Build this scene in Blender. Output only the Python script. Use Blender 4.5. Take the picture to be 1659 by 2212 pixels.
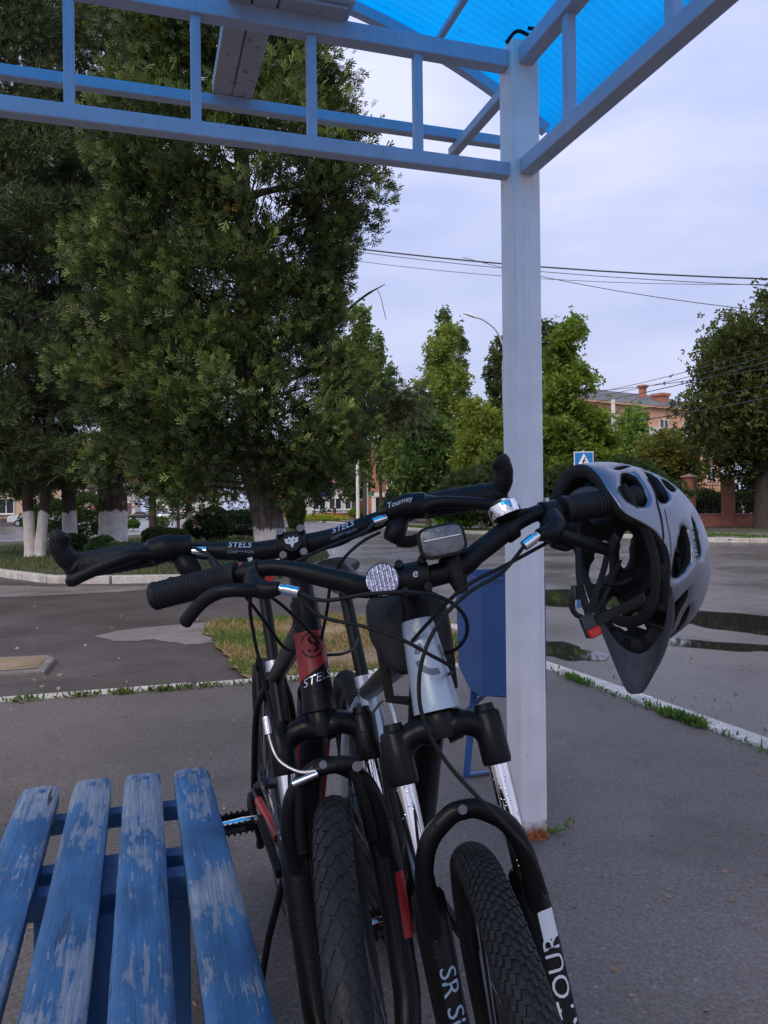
import bpy, bmesh, math, random
import numpy as np
from mathutils import Vector, Matrix
for o in list(bpy.data.objects): bpy.data.objects.remove(o)
random.seed(5); rng = np.random.default_rng(11)
SC = bpy.context.scene; COL = SC.collection
R = math.radians
# ------------------------------------------------------------------ camera
CAM_H, FOC, HOR_V, ROLL = 1.084, 1660.0, 1089.0, 0.0115     # metres, focal length in picture units (picture 1659 x 2212 units)
cd = bpy.data.cameras.new("camera"); cam = bpy.data.objects.new("camera", cd); COL.objects.link(cam)
cd.sensor_fit = 'HORIZONTAL'; cd.sensor_width = 36.0; cd.lens = 36.0 * FOC / 1659.0
cd.shift_y = -(1106.0 - HOR_V) / 1659.0
cd.clip_start = 0.05; cd.clip_end = 3000
c_, s_ = math.cos(ROLL), math.sin(ROLL)
cam.matrix_world = Matrix(((c_, s_, 0, 0), (0, 0, -1, 0), (-s_, c_, 0, CAM_H), (0, 0, 0, 1)))
SC.camera = cam
SC.view_settings.view_transform = 'Standard'; SC.view_settings.look = 'None'
SC.view_settings.gamma = 1.0; SC.view_settings.use_curve_mapping = False
SC.view_settings.exposure = 0.60
# ------------------------------------------------------------------ sky and sun (overcast evening)
SUN_EL, SUN_AZ = 42.0, 205.0            # azimuth clockwise from +Y
W = bpy.data.worlds.new("World"); SC.world = W; W.use_nodes = True
nt = W.node_tree; nt.nodes.clear(); N = nt.nodes.new; L = nt.links.new
out = N('ShaderNodeOutputWorld'); mixs = N('ShaderNodeMixShader'); bg1 = N('ShaderNodeBackground'); bg2 = N('ShaderNodeBackground')
sky = N('ShaderNodeTexSky'); sky.sky_type = 'NISHITA'; sky.sun_disc = False
sky.sun_elevation = R(SUN_EL); sky.sun_rotation = R(SUN_AZ); sky.dust_density = 2.0
bg1.inputs[1].default_value = 0.08; L(sky.outputs[0], bg1.inputs[0])
tc = N('ShaderNodeTexCoord'); mp = N('ShaderNodeMapping'); mp.inputs['Scale'].default_value = (1.0, 1.0, 3.4); L(tc.outputs['Generated'], mp.inputs[0])
nz = N('ShaderNodeTexNoise'); nz.inputs['Scale'].default_value = 1.9; nz.inputs['Detail'].default_value = 5; nz.inputs['Roughness'].default_value = 0.48
L(mp.outputs[0], nz.inputs['Vector'])
rp = N('ShaderNodeValToRGB'); rp.color_ramp.elements[0].position = 0.38; rp.color_ramp.elements[1].position = 0.63
rp.color_ramp.elements[0].color = (0.380, 0.440, 0.685, 1); rp.color_ramp.elements[1].color = (0.590, 0.612, 0.805, 1)
L(nz.outputs[0], rp.inputs[0])
sx = N('ShaderNodeSeparateXYZ'); L(tc.outputs['Generated'], sx.inputs[0])
mr = N('ShaderNodeMapRange'); mr.inputs[1].default_value = 0.0; mr.inputs[2].default_value = 0.75; mr.inputs[3].default_value = 0.80; mr.inputs[4].default_value = 1.22
L(sx.outputs[2], mr.inputs[0])
mm = N('ShaderNodeMixRGB'); mm.blend_type = 'MULTIPLY'; mm.inputs[0].default_value = 1.0; L(rp.outputs[0], mm.inputs[1]); L(mr.outputs[0], mm.inputs[2])
L(mm.outputs[0], bg2.inputs[0]); bg2.inputs[1].default_value = 0.95
mixs.inputs[0].default_value = 0.90; L(bg1.outputs[0], mixs.inputs[1]); L(bg2.outputs[0], mixs.inputs[2]); L(mixs.outputs[0], out.inputs[0])
sl = bpy.data.lights.new("sun", 'SUN'); sl.energy = 1.5; sl.angle = R(35); sl.color = (1.0, 0.85, 0.66)
so = bpy.data.objects.new("sun", sl); COL.objects.link(so)
sd = Vector((math.sin(R(SUN_AZ)) * math.cos(R(SUN_EL)), math.cos(R(SUN_AZ)) * math.cos(R(SUN_EL)), math.sin(R(SUN_EL))))
so.rotation_euler = sd.to_track_quat('Z', 'Y').to_euler(); so.location = sd * 60
# ------------------------------------------------------------------ picture unit -> place
def ray(u, v):
    du, dv = u - 829.5, v - HOR_V
    return (du * c_ - dv * s_) / FOC, (du * s_ + dv * c_) / FOC      # x and down, per metre of depth
def at(u, v, d):
    a, b = ray(u, v); return Vector((a * d, d, CAM_H - b * d))
def G(u, v, z=0.0):
    a, b = ray(u, v); d = (CAM_H - z) / b; return Vector((a * d, d, z))
def gz(y): return -.0095 * max(0.0, y - 13.5)          # the street falls away gently
def Gs(u, v, h=0.0):
    a, b = ray(u, v); d = (CAM_H - h) / b
    if d > 13.5: d = (CAM_H - h - .128) / max(b - .0095, .004)
    return Vector((a * d, d, gz(d) + h))
def proj(P):
    P = np.asarray(P, float); a = FOC * P[:, 0] / P[:, 1]; b = FOC * (CAM_H - P[:, 2]) / P[:, 1]
    return 829.5 + a * c_ + b * s_, HOR_V + b * c_ - a * s_
# ------------------------------------------------------------------ object helpers
def tag(o, label=None, cat=None, group=None, kind=None):
    if label: o['label'] = label
    if cat: o['category'] = cat
    if group: o['group'] = group
    if kind: o['kind'] = kind
    return o
def empty(name, loc=(0, 0, 0), rz=0.0, matrix=None, **k):
    o = bpy.data.objects.new(name, None); COL.objects.link(o); o.empty_display_size = 0.1
    if matrix is not None: o.matrix_world = matrix
    else: o.location = loc; o.rotation_euler = (0, 0, rz)
    return tag(o, **k)
def link(name, me, parent=None, **k):
    o = bpy.data.objects.new(name, me); COL.objects.link(o)
    if parent is not None: o.parent = parent
    return tag(o, **k)
def copy_tree(o, parent=None):
    c = o.copy(); COL.objects.link(c); c.parent = parent
    for ch in list(o.children): copy_tree(ch, c)
    return c
def unit(v): v = Vector(v); return v.normalized()
def catmull(pts, n=6):
    P = [Vector(p) for p in pts]; P = [2 * P[0] - P[1]] + P + [2 * P[-1] - P[-2]]; o = []
    for i in range(1, len(P) - 2):
        for k in range(n):
            t = k / n
            o.append(0.5 * ((2 * P[i]) + (P[i + 1] - P[i - 1]) * t + (2 * P[i - 1] - 5 * P[i] + 4 * P[i + 1] - P[i + 2]) * t * t + (3 * P[i] - P[i - 1] - 3 * P[i + 1] + P[i + 2]) * t ** 3))
    o.append(P[-2]); return o
class MB:
    def __init__(s): s.v = []; s.f = []
    def add(s, v, f):
        k = len(s.v); s.v += [tuple(x) for x in v]; s.f += [tuple(i + k for i in q) for q in f]; return s
    def box(s, c, size, m=None):
        x, y, z = [q / 2 for q in size]; c = Vector(c)
        vs = [Vector((i * x, j * y, k * z)) for k in (-1, 1) for j in (-1, 1) for i in (-1, 1)]
        if m is not None: vs = [m @ q for q in vs]
        return s.add([c + q for q in vs], [(0, 2, 3, 1), (4, 5, 7, 6), (0, 1, 5, 4), (2, 6, 7, 3), (0, 4, 6, 2), (1, 3, 7, 5)])
    def beam(s, p, q, w, h, up=(0, 0, 1)):
        p, q = Vector(p), Vector(q); d = (q - p); l = d.length; d.normalize(); up = (0, 1, 0) if abs(d.dot(Vector(up).normalized())) > .99 else up; x = d.cross(Vector(up)).normalized(); z = x.cross(d)
        return s.box((p + q) / 2, (w, l, h), Matrix((x, d, z)).transposed())
    def tube(s, pts, r, seg=10, caps=True, flat=None, up=None):
        P = [Vector(p) for p in pts]; n = len(P); rr = r if isinstance(r, (list, tuple, np.ndarray)) else [r] * n
        T = [(P[min(i + 1, n - 1)] - P[max(i - 1, 0)]).normalized() for i in range(n)]
        ref = Vector(up) if up else (Vector((0, 0, 1)) if abs(T[0].z) < .9 else Vector((1, 0, 0)))
        x = (ref - T[0] * ref.dot(T[0])).normalized(); vs = []
        for i in range(n):
            x = (x - T[i] * x.dot(T[i])).normalized(); y = T[i].cross(x)
            fx = flat or 1.0
            for k in range(seg):
                a = 2 * math.pi * k / seg; vs.append(P[i] + (x * math.cos(a) * fx + y * math.sin(a)) * rr[i])
        fs = [(i * seg + k, i * seg + (k + 1) % seg, (i + 1) * seg + (k + 1) % seg, (i + 1) * seg + k) for i in range(n - 1) for k in range(seg)]
        if caps: fs += [tuple(range(seg))[::-1], tuple((n - 1) * seg + k for k in range(seg))]
        return s.add(vs, fs)
    def cyl(s, p, q, r, seg=14, r2=None): return s.tube([p, q], [r, r if r2 is None else r2], seg)
    def sphere(s, c, r, seg=12, rings=7):
        if not isinstance(r, (tuple, list)): r = (r, r, r)
        c = Vector(c); vs = []; fs = []
        for i in range(rings + 1):
            a = math.pi * i / rings
            for k in range(seg):
                b = 2 * math.pi * k / seg; vs.append(c + Vector((r[0] * math.sin(a) * math.cos(b), r[1] * math.sin(a) * math.sin(b), r[2] * math.cos(a))))
        for i in range(rings):
            for k in range(seg): fs.append((i * seg + k, (i + 1) * seg + k, (i + 1) * seg + (k + 1) % seg, i * seg + (k + 1) % seg))
        return s.add(vs, fs)
    def prism(s, poly, vec):
        n = len(poly); a = [Vector(p) for p in poly]; b = [p + Vector(vec) for p in a]
        return s.add(a + b, [tuple(range(n))[::-1], tuple(range(n, 2 * n))] + [(i, (i + 1) % n, n + (i + 1) % n, n + i) for i in range(n)])
    def loft(s, rings, caps=True):
        n = len(rings[0]); vs = [p for r_ in rings for p in r_]
        fs = [(i * n + k, i * n + (k + 1) % n, (i + 1) * n + (k + 1) % n, (i + 1) * n + k) for i in range(len(rings) - 1) for k in range(n)]
        if caps: fs += [tuple(range(n))[::-1], tuple((len(rings) - 1) * n + k for k in range(n))]
        return s.add(vs, fs)
    def mesh(s, name, mat, smooth=True, ang=38):
        me = bpy.data.meshes.new(name); me.from_pydata(s.v, [], s.f); me.validate()
        bm = bmesh.new(); bm.from_mesh(me); bmesh.ops.recalc_face_normals(bm, faces=bm.faces); bm.to_mesh(me); bm.free()
        if mat: me.materials.append(mat)
        if smooth:
            me.polygons.foreach_set('use_smooth', [True] * len(me.polygons)); me.set_sharp_from_angle(angle=R(ang))
        return me
    def build(s, name, mat, parent=None, smooth=True, bevel=0, ang=38, **k):
        o = link(name, s.mesh(name, mat, smooth, ang), parent, **k)
        if bevel:
            b = o.modifiers.new('bevel', 'BEVEL'); b.width = bevel; b.segments = 2; b.limit_method = 'ANGLE'; b.angle_limit = R(40); b.harden_normals = False
        return o
def text_geo(body, size, shear=0.0):
    cu = bpy.data.curves.new('t', 'FONT'); cu.body = body; cu.size = size; cu.align_x = 'CENTER'; cu.align_y = 'CENTER'; cu.resolution_u = 3; cu.shear = shear
    o = bpy.data.objects.new('t', cu); COL.objects.link(o); dg = bpy.context.evaluated_depsgraph_get()
    me = bpy.data.meshes.new_from_object(o.evaluated_get(dg))
    v = [tuple(q.co) for q in me.vertices]; f = [tuple(p.vertices) for p in me.polygons]
    bpy.data.objects.remove(o); bpy.data.curves.remove(cu); bpy.data.meshes.remove(me); return v, f
def place_text(mb, body, size, fn, shear=0.0):
    v, f = text_geo(body, size, shear); return mb.add([fn(x, y) for x, y, z in v], f)
# ------------------------------------------------------------------ materials
def NT(name):
    m = bpy.data.materials.new(name); m.use_nodes = True; t = m.node_tree; t.nodes.clear()
    o = t.nodes.new('ShaderNodeOutputMaterial'); b = t.nodes.new('ShaderNodeBsdfPrincipled'); t.links.new(b.outputs[0], o.inputs[0])
    return m, t, b
def nd(t, typ, **kw):
    n = t.nodes.new(typ)
    for k, v in kw.items():
        if k in n.inputs: n.inputs[k].default_value = v
        else: setattr(n, k, v)
    return n
def noise(t, vec, scale, detail=4, rough=.55, dist=0.0):
    n = nd(t, 'ShaderNodeTexNoise', Scale=scale, Detail=detail, Roughness=rough, Distortion=dist)
    if vec is not None: t.links.new(vec, n.inputs['Vector'])
    return n.outputs[0]
def ramp(t, fac, stops):
    n = t.nodes.new('ShaderNodeValToRGB'); e = n.color_ramp.elements
    while len(e) < len(stops): e.new(.5)
    for k, (p, c) in enumerate(stops):
        e[k].position = p; e[k].color = (*c, 1) if not isinstance(c, (int, float)) else (c, c, c, 1)
    t.links.new(fac, n.inputs[0]); return n.outputs[0]
def mixc(t, fac, a, b, mode='MIX'):
    n = t.nodes.new('ShaderNodeMixRGB'); n.blend_type = mode
    for i, x in enumerate((fac, a, b)):
        if isinstance(x, (int, float)): n.inputs[i].default_value = x if i == 0 else (x, x, x, 1)
        elif isinstance(x, tuple): n.inputs[i].default_value = (*x, 1)
        else: t.links.new(x, n.inputs[i])
    return n.outputs[0]
def mth(t, op, a, b=0.0, c=None, clamp=False):
    n = t.nodes.new('ShaderNodeMath'); n.operation = op; n.use_clamp = clamp
    for i, x in enumerate((a, b, c)):
        if x is None: continue
        if isinstance(x, (int, float)): n.inputs[i].default_value = x
        else: t.links.new(x, n.inputs[i])
    return n.outputs[0]
def coords(t, scale=None, kind='Object'):
    n = t.nodes.new('ShaderNodeTexCoord'); o = n.outputs[kind]
    if scale is not None:
        m = t.nodes.new('ShaderNodeMapping'); m.inputs['Scale'].default_value = scale; t.links.new(o, m.inputs[0]); o = m.outputs[0]
    return o
def world_pos(t, scale=None):
    o = t.nodes.new('ShaderNodeNewGeometry').outputs['Position']
    if scale is not None:
        m = t.nodes.new('ShaderNodeMapping'); m.inputs['Scale'].default_value = scale; t.links.new(o, m.inputs[0]); o = m.outputs[0]
    return o
def bump(t, b, h, strength=.3, dist=.01):
    n = nd(t, 'ShaderNodeBump', Strength=strength, Distance=dist); t.links.new(h, n.inputs['Height']); t.links.new(n.outputs[0], b.inputs['Normal'])
def plain(name, col, rough=.5, metal=0.0, spec=.5, var=.18, vs=18.0, bs=0.0, bscale=60.0, coat=0.0, rvar=.12):
    m, t, b = NT(name); c = coords(t)
    n1 = noise(t, c, vs, 5); lo = tuple(max(0, x * (1 - var)) for x in col); hi = tuple(min(1, x * (1 + var)) for x in col)
    t.links.new(ramp(t, n1, [(.3, lo), (.7, hi)]), b.inputs['Base Color'])
    t.links.new(ramp(t, noise(t, c, vs * 2.3, 3), [(.3, max(.02, rough - rvar)), (.7, min(1, rough + rvar))]), b.inputs['Roughness'])
    b.inputs['Metallic'].default_value = metal; b.inputs['Specular IOR Level'].default_value = spec
    if coat: b.inputs['Coat Weight'].default_value = coat; b.inputs['Coat Roughness'].default_value = .12
    if bs: bump(t, b, noise(t, c, bscale, 3), bs, .004)
    return m
def wet(name, col, rough=.4, metal=0.0, drops=900.0, dstr=.35, var=.15):
    """painted or moulded bike surface with fine rain drops on it"""
    m, t, b = NT(name); c = coords(t); b.inputs['Specular IOR Level'].default_value = .16 if max(col) < .02 else .5
    t.links.new(ramp(t, noise(t, c, 25, 4), [(.3, tuple(x * (1 - var) for x in col)), (.7, tuple(min(1, x * (1 + var)) for x in col))]), b.inputs['Base Color'])
    b.inputs['Metallic'].default_value = metal; b.inputs['Roughness'].default_value = rough
    v = nd(t, 'ShaderNodeTexVoronoi', Scale=drops / 6.0); t.links.new(c, v.inputs['Vector'])
    dr = ramp(t, v.outputs[0], [(.10, 1.0), (.26, 0.0)]); pick = ramp(t, noise(t, c, 40, 2), [(.5, 0.0), (.56, 1.0)])
    h = mth(t, 'MULTIPLY', dr, pick); bump(t, b, h, dstr, .0015)
    t.links.new(mixc(t, h, rough, .08), b.inputs['Roughness'])
    return m
def leafmat(name, trans=.35, rough=.6):
    m = bpy.data.materials.new(name); m.use_nodes = True; t = m.node_tree; t.nodes.clear()
    o = t.nodes.new('ShaderNodeOutputMaterial'); a = nd(t, 'ShaderNodeAttribute', attribute_name='Col')
    b = nd(t, 'ShaderNodeBsdfPrincipled', Roughness=rough); b.inputs['Specular IOR Level'].default_value = .35
    tr = t.nodes.new('ShaderNodeBsdfTranslucent'); mx = nd(t, 'ShaderNodeMixShader'); mx.inputs[0].default_value = trans
    t.links.new(a.outputs['Color'], b.inputs['Base Color'])
    t.links.new(mixc(t, 1.0, a.outputs['Color'], (1.0, 1.05, .55), 'MULTIPLY'), tr.inputs[0])
    t.links.new(b.outputs[0], mx.inputs[1]); t.links.new(tr.outputs[0], mx.inputs[2]); t.links.new(mx.outputs[0], o.inputs[0]); return m
def asphalt(name, lo, hi, wetness=(.28, .62), agg=.5, patch=.6):
    m, t, b = NT(name); p = world_pos(t)
    big = noise(t, p, patch, 6, .6); fine = noise(t, p, 85, 6, .75); vor = nd(t, 'ShaderNodeTexVoronoi', Scale=150.0, Randomness=1.0); t.links.new(p, vor.inputs['Vector'])
    vr2 = nd(t, 'ShaderNodeTexVoronoi', Scale=47.0, Randomness=1.0); wv_ = nd(t, 'ShaderNodeVectorMath'); wv_.operation = 'ADD'; nw = nd(t, 'ShaderNodeTexNoise', Scale=90.0, Detail=2); t.links.new(p, nw.inputs['Vector']); sc_ = nd(t, 'ShaderNodeVectorMath'); sc_.operation = 'SCALE'; sc_.inputs['Scale'].default_value = .012
    t.links.new(nw.outputs['Color'], sc_.inputs[0]); t.links.new(p, wv_.inputs[0]); t.links.new(sc_.outputs[0], wv_.inputs[1]); t.links.new(wv_.outputs[0], vr2.inputs['Vector'])
    base = ramp(t, big, [(.32, lo), (.68, hi)])
    base = mixc(t, .8, base, ramp(t, fine, [(.32, .45), (.68, 1.5)]), 'MULTIPLY')
    base = mixc(t, .55, base, ramp(t, vor.outputs['Color'], [(.1, .55), (.9, 1.45)]), 'MULTIPLY')
    st = ramp(t, vr2.outputs['Color'], [(.72, 0.0), (.93, agg)]); ed = ramp(t, vr2.outputs['Distance'], [(.10, 1.0), (.34, 0.0)])
    base = mixc(t, mth(t, 'MULTIPLY', st, ed), base, (.33, .30, .28))
    base = mixc(t, ramp(t, noise(t, p, 1.3, 5, .62, .6), [(.57, 0.0), (.69, .48)]), base, tuple(x * .45 for x in lo))
    crk = nd(t, 'ShaderNodeTexVoronoi', Scale=.42); crk.feature = 'DISTANCE_TO_EDGE'
    w = nd(t, 'ShaderNodeVectorMath'); w.operation = 'ADD'; t.links.new(p, w.inputs[0])
    nc = nd(t, 'ShaderNodeTexNoise', Scale=1.7, Detail=6); t.links.new(p, nc.inputs['Vector']); t.links.new(nc.outputs['Color'], w.inputs[1]); t.links.new(w.outputs[0], crk.inputs['Vector'])
    cr = mth(t, 'MULTIPLY', ramp(t, crk.outputs[0], [(.002, 1.0), (.007, 0.0)]), ramp(t, noise(t, p, .5, 2), [(.52, 0.0), (.6, .8)]))
    base = mixc(t, cr, base, (.025, .022, .022))
    t.links.new(base, b.inputs['Base Color'])
    t.links.new(ramp(t, noise(t, p, patch * 1.6, 5, .6), [(.36, wetness[0]), (.64, wetness[1])]), b.inputs['Roughness'])
    bump(t, b, mixc(t, .5, fine, vor.outputs['Distance'], 'MIX'), .35, .006); return m
M = {}
M['asphalt'] = asphalt('asphalt', (.082, .069, .060), (.128, .109, .097), (.5, .8), .62)
M['road'] = asphalt('road_asphalt', (.085, .075, .070), (.150, .134, .126), (.14, .42), .35, .35)
M['drive'] = asphalt('drive_asphalt', (.052, .043, .039), (.092, .078, .070), (.40, .72), .5, .7)
M['concrete'] = asphalt('concrete', (.13, .115, .108), (.21, .185, .175), (.6, .85), .3, 1.5)
M['kerb'] = asphalt('kerb_concrete', (.34, .32, .30), (.56, .54, .51), (.7, .9), .1, 5.0)
M['soil'] = asphalt('soil', (.16, .115, .07), (.27, .20, .12), (.85, .95), .1, 2.0)
M['lawnsoil'] = asphalt('lawn_soil', (.045, .05, .022), (.085, .08, .035), (.85, .95), .05, 1.0)
M['far'] = asphalt('far_ground', (.07, .08, .04), (.12, .12, .07), (.8, .95), .0, .05)
def painted(name, col, under, rough=.45, rust_z=None, chip=.63, streak=True):
    m, t, b = NT(name); p = coords(t); w = world_pos(t)
    c0 = ramp(t, noise(t, w, 9, 5), [(.3, tuple(x * .86 for x in col)), (.7, col)])
    ch = ramp(t, noise(t, w, 26, 7, .72), [(chip, 0.0), (chip + .02, 1.0)])
    c0 = mixc(t, ch, c0, under)
    if streak:
        wv = world_pos(t, (60, 60, 2.2)); c0 = mixc(t, ramp(t, noise(t, wv, 1.0, 4), [(.55, 0.0), (.75, .35)]), c0, tuple(x * .55 for x in col))
    if rust_z is not None:
        s = t.nodes.new('ShaderNodeSeparateXYZ'); t.links.new(w, s.inputs[0])
        zz = mth(t, 'ADD', s.outputs[2], mth(t, 'MULTIPLY', noise(t, w, 38, 4), -.05))
        c0 = mixc(t, ramp(t, zz, [(0.0, 1.0), (rust_z, 0.0)]), c0, ramp(t, noise(t, w, 120, 4), [(.35, (.10, .025, .008)), (.65, (.42, .13, .03))]))
        sp = mth(t, 'MULTIPLY', ramp(t, noise(t, w, 34, 3), [(.70, 0.0), (.72, 1.0)]), ramp(t, s.outputs[2], [(.25, 1.0), (.75, 0.0)]))
        c0 = mixc(t, sp, c0, (.22, .08, .03))
    t.links.new(c0, b.inputs['Base Color']); b.inputs['Roughness'].default_value = rough
    bump(t, b, mixc(t, .5, noise(t, w, 45, 4), ch), .12, .003); return m
M['post'] = painted('post_paint', (.87, .80, .77), (.46, .42, .42), .42, .045, .70)
M['truss'] = painted('truss_paint', (.43, .50, .62), (.22, .22, .25), .5, None, .66)
M['channel'] = painted('channel_paint', (.44, .43, .44), (.16, .15, .15), .6, None, .6)
M['bench_blue'] = painted('bench_steel_blue', (.020, .090, .22), (.02, .03, .05), .5, None, .68, False)
M['bin_blue'] = painted('bin_blue', (.028, .085, .235), (.10, .14, .22), .42, None, .66)
def slatmat():
    m, t, b = NT('peeling_blue_wood'); p = coords(t); at_ = nd(t, 'ShaderNodeObjectInfo').outputs['Random']
    s = t.nodes.new('ShaderNodeSeparateXYZ'); t.links.new(p, s.inputs[0])
    off = nd(t, 'ShaderNodeVectorMath'); off.operation = 'ADD'; cb = t.nodes.new('ShaderNodeCombineXYZ')
    t.links.new(mth(t, 'MULTIPLY', at_, 37.0), cb.inputs[0]); t.links.new(mth(t, 'MULTIPLY', at_, 11.0), cb.inputs[2]); t.links.new(p, off.inputs[0]); t.links.new(cb.outputs[0], off.inputs[1])
    def stretch(sc):
        m_ = t.nodes.new('ShaderNodeMapping'); m_.inputs['Scale'].default_value = sc; t.links.new(off.outputs[0], m_.inputs[0]); return m_.outputs[0]
    grain = noise(t, stretch((3.0, 75, 60)), 1.0, 6, .62, 1.2); fineg = noise(t, stretch((14, 320, 200)), 1.0, 3)
    wood = ramp(t, grain, [(.28, (.095, .09, .10)), (.45, (.20, .195, .20)), (.75, (.33, .32, .325))])
    wood = mixc(t, .4, wood, ramp(t, fineg, [(.3, .5), (.7, 1.3)]), 'MULTIPLY')
    crack = ramp(t, noise(t, stretch((3.2, 60, 50)), 1.0, 3, .5, .6), [(.315, 1.0), (.345, 0.0)])
    pass
    blue = ramp(t, noise(t, stretch((7, 14, 14)), 1.0, 5), [(.3, (.010, .060, .155)), (.7, (.030, .130, .29))])
    blue = mixc(t, .35, blue, ramp(t, grain, [(.3, .55), (.7, 1.25)]), 'MULTIPLY')
    wn = mth(t, 'ADD', mth(t, 'MULTIPLY', noise(t, stretch((5, 9, 9)), 1.0, 6, .65), .62), mth(t, 'MULTIPLY', noise(t, stretch((9, 110, 90)), 1.0, 4, .6), .42))
    wn = mth(t, 'ADD', wn, mth(t, 'MULTIPLY', mth(t, 'SINE', mth(t, 'MULTIPLY', mth(t, 'ADD', s.outputs[0], mth(t, 'MULTIPLY', at_, .4)), 7.5)), .055))
    wn = mth(t, 'ADD', wn, ramp(t, s.outputs[0], [(0.0, .085), (.55, .0)]))
    wn = mth(t, 'ADD', wn, mth(t, 'MULTIPLY', mth(t, 'SUBTRACT', noise(t, stretch((40, 90, 90)), 1.0, 5, .7), .5), .22))
    mask = ramp(t, wn, [(.550, 0.0), (.575, .60), (.68, 1.0)])
    c = mixc(t, mask, blue, mixc(t, .32, wood, (.06, .18, .33)))
    c = mixc(t, mth(t, 'MULTIPLY', crack, mixc(t, mask, .45, 1.0)), c, (.018, .016, .022))
    c = mixc(t, .30, c, ramp(t, fineg, [(.3, .45), (.7, 1.35)]), 'MULTIPLY')
    t.links.new(c, b.inputs['Base Color']); t.links.new(mixc(t, mask, .5, .85), b.inputs['Roughness'])
    bump(t, b, mth(t, 'SUBTRACT', mth(t, 'MULTIPLY', grain, .6), mth(t, 'ADD', mth(t, 'MULTIPLY', mask, .25), crack)), .55, .004); return m
M['slat'] = slatmat()
def polycarb():
    m = bpy.data.materials.new('blue_polycarbonate'); m.use_nodes = True; t = m.node_tree; t.nodes.clear(); o = t.nodes.new('ShaderNodeOutputMaterial')
    p = coords(t); tr = t.nodes.new('ShaderNodeBsdfTranslucent'); tp = t.nodes.new('ShaderNodeBsdfTransparent'); gl = nd(t, 'ShaderNodeBsdfGlossy', Roughness=.25)
    s = t.nodes.new('ShaderNodeSeparateXYZ'); t.links.new(p, s.inputs[0])
    rib = mth(t, 'SINE', mth(t, 'MULTIPLY', s.outputs[1], 2 * math.pi / .034))
    dirt = noise(t, p, 5, 5)
    c = mixc(t, 1.0, (.02, .70, .98), ramp(t, dirt, [(.3, .88), (.7, 1.0)]), 'MULTIPLY'); c = mixc(t, .34, c, ramp(t, rib, [(0.0, .62), (.9, 1.0)]), 'MULTIPLY')
    sp = mth(t, 'MULTIPLY', ramp(t, noise(t, coords(t, (9, 60, 9)), 1.0, 3), [(.70, 0.0), (.73, 1.0)]), 1.0); c = mixc(t, sp, c, (.01, .06, .12))
    t.links.new(c, tr.inputs[0]); tp.inputs[0].default_value = (.02, .60, 1.0, 1)
    a = nd(t, 'ShaderNodeMixShader'); a.inputs[0].default_value = .45; t.links.new(tr.outputs[0], a.inputs[1]); t.links.new(tp.outputs[0], a.inputs[2])
    q = nd(t, 'ShaderNodeMixShader'); q.inputs[0].default_value = .05; t.links.new(a.outputs[0], q.inputs[1]); t.links.new(gl.outputs[0], q.inputs[2]); t.links.new(q.outputs[0], o.inputs[0]); return m
M['polycarb'] = polycarb()
def glass(name, col=(.03, .04, .05), rough=.06):
    m, t, b = NT(name); t.links.new(ramp(t, noise(t, coords(t), 3, 2), [(.3, tuple(x * .6 for x in col)), (.7, col)]), b.inputs['Base Color'])
    b.inputs['Roughness'].default_value = rough; b.inputs['Specular IOR Level'].default_value = .8; return m
M['glass'] = glass('window_glass'); M['water'] = glass('puddle_water', (.012, .013, .015), .025)
def puddle_mat():
    m, t, b = NT('puddle_water_edge'); b.inputs['Base Color'].default_value = (.02, .02, .021, 1); b.inputs['Roughness'].default_value = .03; b.inputs['Specular IOR Level'].default_value = .6
    a = nd(t, 'ShaderNodeAttribute', attribute_name='Col').outputs['Fac']; v = mth(t, 'ADD', a, mth(t, 'MULTIPLY', mth(t, 'SUBTRACT', noise(t, world_pos(t, (1, 2.2, 1)), 7, 7, .7), .5), 1.3))
    t.links.new(ramp(t, v, [(.22, 0.0), (.85, .88)]), b.inputs['Alpha']); return m
M['water'] = puddle_mat()
def barkmat(name, lo, hi, white_z=None):
    m, t, b = NT(name); p = coords(t); sv = coords(t, (14, 14, 1.6)); n1 = noise(t, sv, 1.6, 7, .65, .8)
    c = ramp(t, n1, [(.30, lo), (.66, hi)])
    h = n1
    if white_z is not None:
        s = t.nodes.new('ShaderNodeSeparateXYZ'); t.links.new(p, s.inputs[0])
        z = mth(t, 'ADD', s.outputs[2], mth(t, 'MULTIPLY', mth(t, 'SUBTRACT', noise(t, coords(t, (9, 9, 1.5)), 1.0, 4), .5), .35))
        wm = mth(t, 'MULTIPLY', ramp(t, mth(t, 'SUBTRACT', white_z + .5, z), [(.48, 0.0), (.52, 1.0)]), ramp(t, n1, [(.24, .25), (.33, 1.0)]))
        c = mixc(t, wm, c, ramp(t, noise(t, p, 7, 5), [(.3, (.62, .57, .54)), (.7, (.88, .84, .81))]))
    t.links.new(c, b.inputs['Base Color']); b.inputs['Roughness'].default_value = .9; bump(t, b, h, .9, .05); return m
M['bark_t'] = barkmat('thuja_bark', (.030, .024, .022), (.17, .14, .128), .66)
M['bark_p'] = barkmat('pine_bark', (.022, .014, .011), (.12, .075, .055), 1.0)
M['bark_d'] = barkmat('dark_bark', (.03, .024, .02), (.10, .075, .06))
M['leaf'] = leafmat('leaf', .45); M['conifer'] = leafmat('conifer_spray', .22, .55); M['needle'] = leafmat('pine_needle', .12, .55); M['grass'] = leafmat('grass_blade', .35)
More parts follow.
